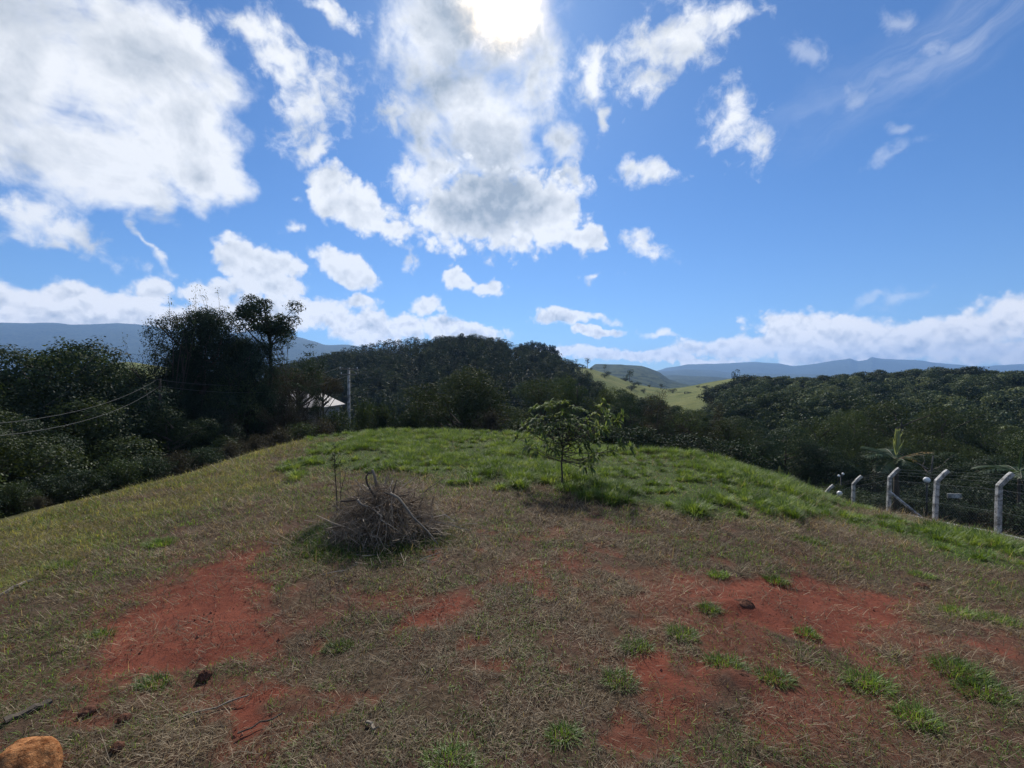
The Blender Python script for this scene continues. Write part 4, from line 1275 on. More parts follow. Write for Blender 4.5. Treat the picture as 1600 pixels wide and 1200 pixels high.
# ------------------------------------------------------------------ wire fence with angled concrete posts
def build_fence():
    P0 = np.array([15.05, 11.35]); P1 = np.array([17.75, 26.6])
    n = 7
    f = empty('wire_fence', (float(P0[0]), float(P0[1]), 0), 0)
    tag(f, 'wire mesh fence on pale concrete posts with bent tops, right of the knoll', 'fence')
    dirv = (P1 - P0) / np.linalg.norm(P1 - P0); out = np.array([dirv[1], -dirv[0]])
    feet = []
    for i in range(n):
        q = P0 + (P1 - P0) * i / (n - 1) if i else P0
        z = float(ground(np.array(q[0]), np.array(q[1])))
        feet.append(np.array([q[0], q[1], z]))
    off = np.array([P0[0], P0[1], 0])
    rng = np.random.default_rng(3)
    H = 1.62
    for i, b in enumerate(feet):
        m = MB()
        d3 = np.array([dirv[0], dirv[1], 0]) * .065; o3 = np.array([out[0], out[1], 0]) * .065
        tilt = np.array([out[0], out[1], 0]) * rng.uniform(.02, .10)
        o2 = np.array([out[0], out[1], 0])
        path = [b - np.array([0, 0, .4]), b + tilt * .5 + np.array([0, 0, H * .5]), b + tilt + np.array([0, 0, H]),
                b + tilt + o2 * .22 + np.array([0, 0, H + .27]), b + tilt + o2 * .36 + np.array([0, 0, H + .41])]
        V = []
        for k, p in enumerate(path):
            oo = o3 if k < 2 else (o3 * .9 - np.array([0, 0, .025]) if k == 2 else o3 * .72 - np.array([0, 0, .045]))
            s = 1.0 if k < 3 else .88
            for a, c in ((-1, -1), (1, -1), (1, 1), (-1, 1)):
                V.append(p + d3 * a * s + oo * c - off)
        Q = [(k * 4 + j, k * 4 + (j + 1) % 4, k * 4 + 4 + (j + 1) % 4, k * 4 + 4 + j) for k in range(4) for j in range(4)] + [(3, 2, 1, 0), (16, 17, 18, 19)]
        m.add(np.array(V), Q)
        o = m.build('post', M_concrete, f)
        bev = o.modifiers.new('edge', 'BEVEL'); bev.width = .012; bev.segments = 2
    # raking strut on the third visible post
    b = feet[3]
    m = MB()
    s0 = b + np.array([0, 0, 1.05]); g = b - np.append(dirv, 0) * 1.15 + np.array([out[0], out[1], 0]) * .95
    g[2] = float(ground(np.array(g[0]), np.array(g[1]))) - .15
    m.tube([s0 - off, (s0 + g) / 2 - off, g - off], .055, 4); m.build('brace', M_concrete, f)
    # kerb along the foot
    m = MB()
    pts = []
    for t in np.linspace(0, 1, 40):
        q = P0 - dirv * 1.2 + (P1 - P0 + dirv * 1.2) * t
        pts.append((q[0], q[1], float(ground(np.array(q[0]), np.array(q[1])))))
    pts = np.array(pts)
    V = []
    for p in pts:
        for a, z in ((-.07, -.3), (.07, -.3), (.07, .13), (-.07, .13)):
            V.append(p + np.array([out[0] * a, out[1] * a, z]) - off)
    Q = [(k * 4 + j, k * 4 + (j + 1) % 4, k * 4 + 4 + (j + 1) % 4, k * 4 + 4 + j) for k in range(39) for j in range(4)]
    m.add(np.array(V), Q); m.build('kerb', M_concrete, f)
    # mesh and strands
    m = MB()
    L = np.linalg.norm(P1 - P0)

    def at(s, h):
        q = P0 + dirv * s
        z = np.interp(s, np.linspace(0, L, n), [p[2] for p in feet])
        return np.array([q[0], q[1], z + h]) - off
    s = 0.0
    while s < L - 1.5:
        m.tube([at(s, .12), at(s + 1.4, 1.52)], .0013, 3, cap=False)
        m.tube([at(s + 1.4, .12), at(s, 1.52)], .0013, 3, cap=False)
        s += .11
    for h in (.15, .8, 1.5):
        m.tube([at(t, h) for t in np.linspace(0, L, 30)], .0025, 3, cap=False)
    for k, (a, h) in enumerate(((.10, H + .12), (.22, H + .24), (.33, H + .36))):
        m.tube([at(t, h) + np.array([out[0], out[1], 0]) * a for t in np.linspace(0, L, 30)], .002, 3, cap=False)
    m.build('wire_mesh', M_wire, f)


build_fence()


# ------------------------------------------------------------------ garden globes, board, palm
def build_garden():
    for px, py, Y, rad, n, lab in ((1448, 750, 20.5, .135, 1, 'white globe lamp on a dark post between the nearer fence posts'),
                                   (1312, 771, 25.0, .14, 1, 'white globe lamp low behind the far end of the fence'),
                                   (1314, 742, 27.0, .07, 2, 'double white globe lamp above the low one at the far fence end')):
        x = px2u(px) * Y; z = EYE - (py - 600) / 680 * Y
        zb = float(ground(np.array(x), np.array(Y)))
        r = empty('globe_lamp', (x, Y, zb)); tag(r, lab, 'garden lamp', 'white globe lamps in the garden')
        m = MB(); m.tube([(0, 0, -.2), (0, 0, z - zb - rad * 1.2)], (.04, .03), 8)
        m.tube([(0, 0, z - zb - rad * 1.25), (0, 0, z - zb - rad * .8)], (.07, .09), 10)
        if n == 2:
            m.tube([(-.13, 0, z - zb - rad * 1.1), (.13, 0, z - zb - rad * .7)], .02, 6)
        m.build('lamp_post', M_black, r, True)
        for k in range(n):
            g = MB(); a = np.linspace(-1.45, 1.5, 12)
            cx = 0 if n == 1 else (-.13, .13)[k]
            cz = z - zb + (0 if n == 1 else (-.06, .06)[k])
            g.tube([(cx, 0, cz + math.sin(t) * rad) for t in a], [math.cos(t) * rad + .002 for t in a], 16)
            g.build('globe', M_globe, r, True)
    x, Y = px2u(1491) * 21.0, 21.0
    zb = float(ground(np.array(x), np.array(Y)))
    z = EYE - (775 - 600) / 680 * Y
    b = empty('garden_board', (x, Y, zb), R(-8)); tag(b, 'small pale board on two stakes behind the fence', 'board')
    m = MB(); m.box((-.3, -.02, z - zb - .10), (.3, .02, z - zb + .12)); m.build('panel', M_concrete, b)
    for s in (-.22, .22):
        m = MB(); m.tube([(s, .04, -.2), (s, .04, z - zb + .05)], .02, 5); m.build('stake', M_bark, b)
    # palms
    def frond(rng, base, d, L, droop, nleaf, leaf, tw, tint):
        t = np.linspace(0, 1, 12)
        d = unit(np.array(d, float))
        P = base + d * (L * t)[:, None]
        P[:, 2] -= droop * L * t ** 2.2
        m = MB(); m.tube(P, np.linspace(.022, .004, 12), 4, tint, False)
        tan = unit(np.gradient(P, axis=0))
        side = unit(np.cross(tan, np.array([0, 0, 1.0]))) if abs(d[2]) < .95 else np.tile(np.array([1.0, 0, 0]), (12, 1))
        for s in (-1, 1):
            tt = np.linspace(.14, .99, nleaf)
            B = np.stack([np.interp(tt, t, P[:, k]) for k in range(3)], 1)
            T = unit(np.stack([np.interp(tt, t, tan[:, k]) for k in range(3)], 1))
            S = unit(np.stack([np.interp(tt, t, side[:, k]) for k in range(3)], 1))
            ax = unit(S * s * tw + T * .75 + rng.normal(0, .07, (nleaf, 3)) + np.array([0, 0, -.25 if tw > .4 else 0]))
            ln = leaf * (np.sin(np.pi * np.clip(tt * .9 + .12, 0, 1)) ** .6 + .15) * rng.uniform(.85, 1.1, nleaf)
            up = unit(np.cross(ax, T) + 1e-3)
            wv = unit(np.cross(ax, up))
            m.leaves(B, ax, wv, ln, ln * .085 + .01, np.clip(rng.normal(tint, .15, nleaf), 0, 1))
        return m
    rng = np.random.default_rng(9)
    x, Y = px2u(1400) * 21.5, 21.5
    zb = float(ground(np.array(x), np.array(Y)))
    zt = EYE - (716 - 600) / 680 * Y - zb
    p = empty('palm', (x, Y, zb)); tag(p, 'young palm with one pale upright spear frond behind the fence', 'palm')
    m = MB(); m.tube([(0, 0, -.2), (.02, 0, zt * .5), (0, 0, zt)], (.16, .12, .08), 8); m.build('trunk', M_bark, p, True)
    c = np.array([0, 0, zt - .1])
    frond(rng, c, (.02, -.05, 1), 1.45, 0, 34, .55, .16, .5).build('spear_frond', M_spear, p)
    for d, L, dr in (((-1, -.1, .62), 2.0, .42), ((-.75, .6, .8), 1.7, .3), ((-.9, -.5, .2), 1.7, .45), ((.3, .9, .7), 1.8, .4), ((.75, .5, .45), 1.4, .5), ((-.3, -.9, .5), 1.2, .5)):
        frond(rng, c, d, L, dr, 36, .62, .8, .45).build('frond', M_palm, p)
    for d, L, dr in (((1, -.15, .55), 1.9, .25), ((.9, .3, .42), 1.6, .5)):
        mm = frond(rng, c, d, L, dr, 10, .35, .5, .55); mm.build('dead_frond', M_dry, p)
    for px, Y, top, lab, spear in ((1262, 27, 742, 'young banana like plant with one upright leaf beside the farthest post', True),
                                   (1218, 23, 724, 'small plant with a whitish pointed shoot over the grass crest', True),
                                   (1592, 20, 700, 'drooping palm at the right edge of the picture', False)):
        x = px2u(px) * Y; zb = float(ground(np.array(x), np.array(Y)))
        h = EYE - (top - 600) / 680 * Y - zb
        p = empty('palm' if not spear else 'banana_plant', (x, Y, zb)); tag(p, lab, 'plant' if spear else 'palm')
        st = max(.3, h - 1.1)
        m = MB(); m.tube([(0, 0, -.2), (0, 0, st)], (.08, .05), 7); m.build('stem', M_bark, p, True)
        c = np.array([0, 0, st - .05])
        frond(rng, c, (.12 if px > 1230 else 0, 0, 1), 1.0, 0, 40, .22, .18, .5).build('shoot', M_spear if px < 1230 else M_palm, p)
        for k in range(7):
            a = k * .9 + .3
            frond(rng, c, (math.cos(a), math.sin(a), .7 if spear else .5), 1.0 if spear else 1.7, .45, 26, .35 if spear else .55, .8, .45).build('frond', M_palm, p)


build_garden()


# ------------------------------------------------------------------ brush pile
def build_pile():
    rng = np.random.default_rng(21)
    b = PILE
    p = empty('brush_pile', tuple(b)); tag(p, 'heap of dead twigs and cut branches on the dry grass', 'brush pile')
    W, H = 1.04, 0.80

    def surf(r):
        return H * np.clip(1 - r ** 2.0, 0, 1)
    tw = MB()
    for i in range(1500):
        r = rng.uniform(0, 1) ** .6; a = rng.uniform(0, 6.283)
        c = np.array([r * W * math.cos(a), r * W * .85 * math.sin(a), surf(r) * rng.uniform(.25, 1.02) * (.78 + .5 * float(fbm(np.array(3 + r * 1.6 * math.cos(a)), np.array(3 + r * 1.6 * math.sin(a)), 7, 3))) + .02])
        # lie along the flank, roughly downhill, with disorder
        d = unit(np.array([math.cos(a), math.sin(a), -1.0 * r]) + rng.normal(0, .75, 3))
        L = rng.uniform(.25, .85) * (1.1 - .4 * r)
        q0 = c - d * L / 2; q1 = c + d * L / 2
        mid = c + rng.normal(0, .09 * L, 3)
        q0[2] = max(q0[2], .01); q1[2] = max(q1[2], .01)
        pts = [q0, (q0 + mid) / 2 + rng.normal(0, .02, 3), mid, (mid + q1) / 2 + rng.normal(0, .03, 3), q1]
        rr = rng.choice([.0025, .0035, .0055, .011], p=[.46, .32, .18, .04])
        t = np.clip(rng.normal(.38, .22), 0, 1)
        tw.tube(pts, np.linspace(rr, rr * .4, 5), 4 if rr > .004 else 3, t, False)
        if rr >= .005:
            for _ in range(4):
                e = q1 + unit(d + rng.normal(0, .7, 3)) * rng.uniform(.1, .3)
                tw.tube([mid * rng.uniform(0, .4) + q1 * .8, e], (rr * .4, .0012), 3, t, False)
    for i in range(700):     # fine curled stalks standing out of the outline
        r = rng.uniform(.05, 1.05); a = rng.uniform(0, 6.283)
        c = np.array([r * W * math.cos(a), r * W * .85 * math.sin(a), surf(r) + .0])
        d = unit(np.array([math.cos(a) * r, math.sin(a) * r, .55]) + rng.normal(0, .5, 3))
        L = rng.uniform(.08, .30)
        tw.tube([c - d * .08, c + d * L * .5, c + d * L + np.array([0, 0, -.25 * L])], (.003, .002, .001), 3, np.clip(rng.normal(.5, .25), 0, 1), False)
    for i in range(90):      # strays round the foot
        r = rng.uniform(.9, 1.75); a = rng.uniform(0, 6.283)
        c = np.array([r * W * math.cos(a), r * W * .9 * math.sin(a), .02])
        c[2] = float(ground(c[0] + b[0], c[1] + b[1])) - b[2] + .03
        d = unit(np.array([rng.normal(), rng.normal(), rng.normal() * .15])); L = rng.uniform(.12, .5)
        tw.tube([c - d * L / 2, c + rng.normal(0, .03 * L, 3), c + d * L / 2], (.005, .004, .002), 4, np.clip(rng.normal(.6, .2), 0, 1), False)
    for i in range(34):      # thicker stray ends
        r = rng.uniform(.1, .95); a = rng.uniform(0, 6.283)
        c = np.array([r * W * math.cos(a), r * W * .85 * math.sin(a), surf(r) * rng.uniform(.7, 1.0)])
        d = unit(np.array([math.cos(a + rng.normal(0, .8)), math.sin(a + rng.normal(0, .8)), rng.normal(.05, .4)])); L = rng.uniform(.3, .75)
        k = c + d * L * .4 + rng.normal(0, .05, 3); e = k + unit(d + rng.normal(0, .4, 3)) * L * .5
        tw.tube([c - d * L * .4, c, k, e], (.013, .012, .009, .004), 5, np.clip(rng.normal(.55, .25), 0, 1), False)
        tw.tube([k, k + unit(d + rng.normal(0, .7, 3)) * L * .4], (.006, .002), 4, .5, False)
    tw.build('twigs', M_twig, p)
    lf = MB()
    n = 2600
    r = rng.uniform(0, 1, n) ** .6; a = rng.uniform(0, 6.283, n)
    C = np.stack([r * W * .95 * np.cos(a), r * W * .8 * np.sin(a), surf(r) * rng.uniform(.1, .9, n)], 1)
    A = unit(rng.normal(0, 1, (n, 3))); B = unit(np.cross(A, rng.normal(0, 1, (n, 3))))
    lf.leaves(C, A, B, rng.uniform(.05, .14, n), rng.uniform(.015, .04, n), np.clip(rng.normal(.25, .2, n), 0, 1))
    lf.build('dead_leaves', M_twig, p)
    br = MB()
    t = np.linspace(0, 1, 12)
    br.tube([(-.10 - .16 * math.sin(x * 3.0), -.25, .70 + .42 * math.sin(x * 1.7)) for x in t], np.linspace(.02, .012, 12), 6)
    br.build('curved_branch', M_bark, p, True)
    for pts, r0, r1, mt in (([(-.07, -.3, .90), (-.10, -.28, 1.04), (-.14, -.3, 1.18)], .026, .02, M_stick),
                            ([(.22, -.52, .84), (.36, -.56, .78), (.50, -.62, .64), (.62, -.66, .50), (.85, -.70, .30), (1.04, -.8, .12)], .024, .010, M_stick),
                            ([(-.28, -.6, .76), (-.22, -.63, .70), (-.10, -.66, .66)], .022, .014, M_stick),
                            ([(.10, -.45, .84), (.32, -.5, .78), (.5, -.42, .80)], .014, .008, M_bark),
                            ([(.22, -.4, .78), (.30, -.42, 1.04)], .012, .007, M_bark),
                            ([(.15, -.80, .50), (.32, -.84, .42), (.50, -.86, .30)], .008, .006, M_stick),
                            ([(-.62, -.4, .68), (-.4, -.5, .72), (-.2, -.5, .76)], .016, .01, M_bark)):
        m = MB(); m.tube(pts, np.linspace(r0, r1, len(pts)), 6); m.build('branch', mt, p, True)
    s = MB()
    q = ray_ground(700, 826)
    s.tube([(0, 0, .03), (-.22, .05, .05), (-.42, .12, .09), (-.62, .22, .16)], (.02, .018, .016, .012), 6)
    tag(s.build('fallen_branch', M_stick, None, True, loc=tuple(q)), 'pale stick poking out of the grass at the right foot of the twig heap', 'branch')


build_pile()


# ------------------------------------------------------------------ saplings
def lance_whorl(mb, rng, c, d, n, L, droop):
    """long narrow leaves, folded down in two pieces"""
    d = unit(np.array(d))
    for i in range(n):
        a = rng.uniform(0, 6.283)
        ref = unit(np.cross(d, rng.normal(0, 1, 3)))
        s2 = np.cross(d, ref)
        o = unit(d * rng.uniform(.1, .8) + ref * math.cos(a) + s2 * math.sin(a))
        l = L * rng.uniform(.6, 1.15); w = l * .19
        side = unit(np.cross(o, np.array([0, 0, 1.0])) + 1e-4)
        p0 = c + rng.normal(0, .012, 3); p1 = p0 + o * l * .4; o2 = unit(o + np.array([0, 0, -droop * rng.uniform(.6, 1.4)]))
        p2 = p1 + o2 * l * .35; o3 = unit(o2 + np.array([0, 0, -droop])); p3 = p2 + o3 * l * .25
        v = [p0, p1 + side * w * .5, p1 - side * w * .5, p2 + side * w * .42, p2 - side * w * .42, p3]
        t = float(np.clip(rng.normal(.5, .24), 0, 1))
        mb.add(np.array(v), [(0, 1, 2, 2)][:0] or [(1, 3, 4, 2)], t)
        mb.add(np.array([p0 - side * .003, p0 + side * .003, p1 + side * w * .5, p1 - side * w * .5]), [(0, 1, 2, 3)], t)
        mb.add(np.array([p2 - side * w * .42, p2 + side * w * .42, p3 + side * .003, p3 - side * .003]), [(0, 1, 2, 3)], t)


def build_saplings():
    rng = np.random.default_rng(33)
    b = ray_ground(878, 762)
    k = b[1] / 680
    p = empty('mango_sapling', tuple(b)); tag(p, 'young mango sapling with drooping lance leaves in the green grass', 'sapling')
    tb, lb = MB(), MB()
    stem = np.array([(0, 0, -.1), (.01, 0, .30), (-.01, .02, .62), (.02, 0, .92), (.0, .02, 1.25)])
    tb.tube(stem, (.030, .026, .022, .018, .013), 7)
    tips = [(-70, 690), (-62, 670), (-45, 655), (-15, 640), (5, 632), (-35, 640), (30, 645), (40, 662), (62, 655), (70, 648), (92, 700), (85, 712), (60, 715), (30, 690), (-20, 668), (10, 660), (50, 690), (72, 680), (-50, 700), (18, 675), (-5, 690), (95, 664), (45, 730)]
    tips = tips + [(dx * rng.uniform(.5, 1.05) + rng.normal(0, 8), py + rng.normal(0, 10)) for dx, py in tips]
    for i, (dx, py) in enumerate(tips):
        e = np.array([dx * k, rng.uniform(-.8, .8) * (abs(dx) / 110 + .35), (762 - py) * k + .05])
        h0 = stem[3] if e[2] > 1.3 else stem[2]
        h0 = h0 + (stem[4] - stem[3]) * rng.uniform(0, 1)
        mid = h0 * .45 + e * .55 + np.array([0, 0, -.08]) + rng.normal(0, .04, 3)
        tb.tube([h0, (h0 + mid) / 2 + np.array([0, 0, -.02]), mid, (mid + e) / 2 + np.array([0, 0, .03]), e], np.linspace(.012, .005, 5), 5, cap=False)
        lance_whorl(lb, rng, e, e - mid + np.array([0, 0, .1]), 30, .23, .5)
        lance_whorl(lb, rng, (mid + e) / 2, e - mid, 16, .21, .5)
        if i % 2 == 0:
            lance_whorl(lb, rng, mid, e - mid, 6, .25, .6)
    tb.build('trunk', M_bark, p, True)
    lb.build('crown', M_mango, p)
    # thin sapling by the twig heap
    b = ray_ground(527, 806); k = b[1] / 680
    p = empty('thin_sapling', tuple(b)); tag(p, 'thin dark sapling with few leaves left of the twig heap', 'sapling')
    tb, lb = MB(), MB()
    tb.tube([(0, 0, -.1), (-.01, 0, .35), (-.04, .02, .7), (-.06, 0, 1.05), (-.05, .03, 1.38)], (.014, .012, .010, .007, .004), 5)
    tb.tube([(.05, .02, 0), (.06, .04, .5), (.03, .04, .95)], (.008, .006, .003), 4)
    tb.tube([(.05, .02, .45), (.14, .04, .8), (.16, .04, .95)], (.006, .004, .002), 4)
    tips = [(-.05, .03, 1.36), (-.06, 0, 1.2), (-.08, .02, 1.08), (.02, .02, 1.0), (-.03, 0, .95), (-.14, 0, 1.12), (.04, 0, 1.22), (.15, .04, .92), (-.12, .05, .98), (-.05, 0, .8)]
    for t in tips:
        t = np.array(t)
        tb.tube([np.array([-.05, .01, t[2] - .12]), t], (.005, .002), 3, cap=False)
        lance_whorl(lb, rng, t, (0, 0, 1), 16, .12, .3)
        lance_whorl(lb, rng, t + rng.normal(0, .07, 3), (0, 0, 1), 10, .10, .3)
    tb.build('stem', M_bark, p, True)
    lb.build('foliage', M_leaf_olive, p)


build_saplings()


# ------------------------------------------------------------------ lumps and pieces on the ground
def lump(name, px, py, rw, rh, mat, label, cat, seed, rough=.25, sink=.35, wy=1.0, group=None):
    c = ray_ground(px, py)
    nu, nv = 40, 24
    th = np.linspace(0, 2 * np.pi, nu, endpoint=False); ph = np.linspace(-np.pi / 2 + .02, np.pi / 2 - .02, nv)
    T, P = np.meshgrid(th, ph)
    x = np.cos(T) * np.cos(P); y = np.sin(T) * np.cos(P); z = np.sin(P)
    d = 1 + rough * (fbm(x * 2.2 + z * 1.3 + seed, y * 2.2 - z + seed * 2, seed, 4) - .5) * 2
    v = np.stack([x * rw * d, y * rw * wy * d, z * rh * d + rh * (1 - 2 * sink)], -1).reshape(-1, 3)
    i = np.arange(nu * nv).reshape(nv, nu); j = np.roll(i, -1, 1)
    q = np.stack([i[:-1], j[:-1], j[1:], i[1:]], -1).reshape(-1, 4)
    o = mesh(name, v, q, mat, None, True, loc=tuple(c))
    tag(o, label, cat, group)
    return o


lump('clay_lump', 36, 1226, .18, .18, M_clay, 'rounded orange clay lump at the bottom left corner', 'clay lump', 3, .26, .3)
lump('earth_clod', 320, 1060, .05, .05, M_clod, 'dark upright clod at the lower edge of the left red soil', 'clod', 5, .4, .3)
lump('earth_clod', 194, 1126, .042, .032, M_clod, 'dark clod in the dry grass above the orange clay lump', 'clod', 6, .35, .3)
lump('earth_clod', 140, 1112, .06, .03, M_clod, 'flat brown clod next to the weathered plank', 'clod', 7, .35, .3)
lump('earth_clod', 184, 1170, .04, .03, M_clod, 'small dark clod right of the orange clay lump', 'clod', 8, .35, .3)
lump('earth_clod', 1160, 950, .13, .075, M_clod, 'largest reddish clod in the middle of the right red soil', 'clod', 9, .3, .4, .7)
lump('earth_clod', 1158, 1060, .08, .05, M_clod, 'dark clod below the right red soil among straw', 'clod', 10, .3, .4, .8)
lump('earth_clod', 1440, 918, .11, .05, M_clod, 'low dark clod at the right end of the right red soil', 'clod', 12, .3, .4, .8)


def plank(name, a, b, w, h, mat, label, cat):
    A, B = ray_ground(*a), ray_ground(*b)
    m = MB()
    n = 7
    d = unit(B - A); s = unit(np.cross(d, [0, 0, 1.0]))
    rng = np.random.default_rng(int(a[0] + b[1]))
    V = []
    for i in range(n):
        p = (B - A) * i / (n - 1) + np.array([0, 0, .02]) + rng.normal(0, .006, 3)
        ww = w * rng.uniform(.75, 1.1)
        for x, z in ((-1, 0), (1, 0), (.8, 1), (-.7, .9)):
            V.append(p + s * ww * .5 * x + np.array([0, 0, h * z * rng.uniform(.8, 1.1)]))
    Q = [(k * 4 + j, k * 4 + (j + 1) % 4, k * 4 + 4 + (j + 1) % 4, k * 4 + 4 + j) for k in range(n - 1) for j in range(4)] + [(3, 2, 1, 0), (n * 4 - 4, n * 4 - 3, n * 4 - 2, n * 4 - 1)]
    m.add(np.array(V), Q)
    tag(m.build(name, mat, None, loc=tuple(A)), label, cat)


plank('plank', (8, 1130), (78, 1100), .085, .018, M_bark, 'weathered split plank half sunk in grass above the orange clay lump', 'plank')
plank('dead_stick', (-12, 938), (50, 908), .04, .03, M_stick, 'pale stick lying in grass at the left edge', 'stick')
plank('dead_stick', (284, 1125), (390, 1092), .012, .01, M_stick, 'thin straight twig across the lower part of the left red soil', 'stick')
plank('dead_stick', (370, 1150), (440, 1120), .011, .01, M_bark, 'dark thin twig below the left red soil', 'stick')
plank('dead_stick', (574, 1131), (588, 1146), .025, .012, M_stick, 'short pale chip of wood in the centre dry grass', 'stick')


# ------------------------------------------------------------------ grass
def blade_mesh(P, yaw, lean, L, W, curl, tint):
    """two-piece bent blades"""
    n = len(P)
    hx, hy = np.cos(yaw), np.sin(yaw)

    def step(ang):
        return np.stack([hx * np.sin(ang), hy * np.sin(ang), np.cos(ang)], 1)
    side = np.stack([-hy, hx, np.zeros(n)], 1) * (W * .5)[:, None]
    p1 = P + step(lean) * (L * .5)[:, None]
    p2 = p1 + step(np.minimum(lean + curl, 2.2)) * (L * .5)[:, None]
    v = np.stack([P - side, P + side, p1 + side * .85, p1 - side * .85, p2 + side * .15, p2 - side * .15], 1)
    b = np.arange(n)[:, None] * 6
    q = np.concatenate([b + np.array([[0, 1, 2, 3]]), b + np.array([[3, 2, 4, 5]])])
    return v.reshape(-1, 3), q, np.repeat(tint, 6)


def scatter(rng, n, y0, y1, pw, umax=1.45):
    a = 1 - pw
    Y = (rng.uniform(y0 ** a, y1 ** a, n)) ** (1 / a)
    u = rng.uniform(-umax, umax, n)
    return u * Y, Y


def inside(x, y, pad=.4):
    re = np.interp(np.arctan2(x, y), _TT, _tab[0])
    return np.hypot(x, y) < re + pad


def build_grass():
    rng = np.random.default_rng(77)
    # dry, mostly lying straw
    x, y = scatter(rng, 640000, 2.0, 26, .25)
    s, g, yl = masks(x, y)
    cl = fbm(x / .35, y / .35, 91, 3)
    dens = (1 - s) ** 1.5 * (1 - .75 * g) * (1 - .5 * yl) * np.clip((cl - .28) / .3, .12, 1)
    dens = np.maximum(dens, .26 * np.clip((fbm(x / .3, y / .3, 97, 3) - .42) / .15, .08, 1))
    k = (rng.uniform(0, 1, len(x)) < dens) & inside(x, y)
    x, y = x[k], y[k]
    n = len(x); z = ground(x, y)
    lod = np.clip(y / 4.0, .9, 4.5) ** .75
    patch = fbm(x / 1.1, y / 1.1, 95, 3)
    tint = np.clip(rng.normal(.36, .24, n) + (patch - .5) * .5 + (cl[k] - .5) * .4, 0, 1)
    L = (.025 + rng.gamma(2.0, .028, n)) * lod; W = rng.uniform(.0025, .005, n) * lod
    lean = np.clip(rng.normal(1.2, .32, n), 0, 1.5)
    v, q, t = blade_mesh(np.stack([x, y, z + .004], 1), rng.uniform(0, 6.283, n), lean, L, W, rng.uniform(-.2, .6, n), tint)
    tag(mesh('dry_grass', v, q, M_dry, {'tint': t}), 'short dry straw coloured grass trampled over the knoll', 'grass', kind='stuff')
    # short green shoots mixed into the straw
    x, y = scatter(rng, 300000, 2.0, 24, .25)
    s, g, yl = masks(x, y)
    pt = fbm(x / .8, y / .8, 131, 4) * .7 + .3 * fbm(x / .16, y / .16, 133, 2)
    left = np.clip((-x - 1.2) / 3, 0, 1) * .10 * np.clip((6 - y) / 2, 0, 1)
    dens = (1 - s) * (1 - .3 * g) * np.clip((pt + left - .45) / .12, .05, 1)
    k = (rng.uniform(0, 1, len(x)) < dens) & inside(x, y)
    x, y = x[k], y[k]; n = len(x)
    lod = np.clip(y / 4.0, .9, 4) ** .7
    v, q, t = blade_mesh(np.stack([x, y, ground(x, y)], 1), rng.uniform(0, 6.283, n), np.clip(rng.normal(.8, .4, n), 0, 1.45), rng.uniform(.025, .075, n) * lod,
                         rng.uniform(.003, .006, n) * lod, rng.uniform(.1, .8, n), np.clip(rng.normal(.28, .22, n), 0, 1))
    tag(mesh('green_shoots', v, q, M_green, {'tint': t}), 'sparse low green shoots among the dry straw', 'grass', kind='stuff')
    # yellow turf on the left shoulder
    x, y = scatter(rng, 300000, 4.0, 24, .2)
    s, g, yl = masks(x, y)
    k = (rng.uniform(0, 1, len(x)) < yl * (1 - s)) & inside(x, y, 1.0)
    x, y = x[k], y[k]; n = len(x)
    cl = fbm(x / .5, y / .5, 141, 3)
    lod = np.clip(y / 6.0, .9, 3) ** .6
    v, q, t = blade_mesh(np.stack([x, y, ground(x, y)], 1), rng.uniform(0, 6.283, n), np.clip(rng.normal(.9, .35, n), 0, 1.45), rng.uniform(.05, .13, n) * lod * (.5 + cl),
                         rng.uniform(.004, .007, n) * lod, rng.uniform(.1, .8, n), np.clip(rng.normal(.45, .25, n) + (cl - .5), 0, 1))
    tag(mesh('yellow_turf', v, q, M_yellow, {'tint': t}), 'yellowing turf on the left shoulder of the knoll', 'grass', kind='stuff')
    # low green sward under the tussocks
    x, y = scatter(rng, 330000, 7.0, 27, .1, 1.35)
    s, g, yl = masks(x, y)
    k = (rng.uniform(0, 1, len(x)) < g * .8) & inside(x, y, 1.2)
    x, y = x[k], y[k]; n = len(x)
    pt = fbm(x / .7, y / .7, 161, 3)
    v, q, t = blade_mesh(np.stack([x, y, ground(x, y) - .01], 1), rng.uniform(0, 6.283, n), np.clip(rng.normal(.75, .35, n), 0, 1.4), rng.uniform(.06, .16, n), rng.uniform(.008, .014, n),
                         rng.uniform(.1, .9, n), np.clip(rng.normal(.30, .18, n) + (pt - .5) * .7, 0, 1))
    tag(mesh('green_sward', v, q, M_green, {'tint': t}), 'low green sward between the tussocks on the crest', 'grass', kind='stuff')
    # lush fountain shaped tussocks on the crest
    x, y = scatter(rng, 9000, 7.0, 27, .1, 1.35)
    s, g, yl = masks(x, y)
    big = fbm(x / 1.7, y / 1.7, 151, 3)
    k = (rng.uniform(0, 1, len(x)) < g * np.clip((big - .34) / .14, .12, 1)) & inside(x, y, 1.0)
    cx, cy, big = x[k][:1500], y[k][:1500], big[k][:1500]
    m = len(cx)
    size = rng.uniform(.45, 1.0, m) * (.6 + .8 * np.clip((big - .35) / .3, 0, 1))
    nb = 170
    i = np.repeat(np.arange(m), nb); n = len(i)
    a = rng.uniform(0, 6.283, n); rad = np.sqrt(rng.uniform(0, 1, n)) * .17 * size[i]
    bx, by = cx[i] + rad * np.cos(a), cy[i] + rad * np.sin(a)
    ct = np.clip(rng.normal(.50, .17, m), 0, 1)
    yaw = a + rng.normal(0, .5, n)
    lean = np.clip(np.abs(rng.normal(.55, .38, n)), 0, 1.35)
    L = (.10 + .25 * size[i]) * rng.uniform(.6, 1.15, n)
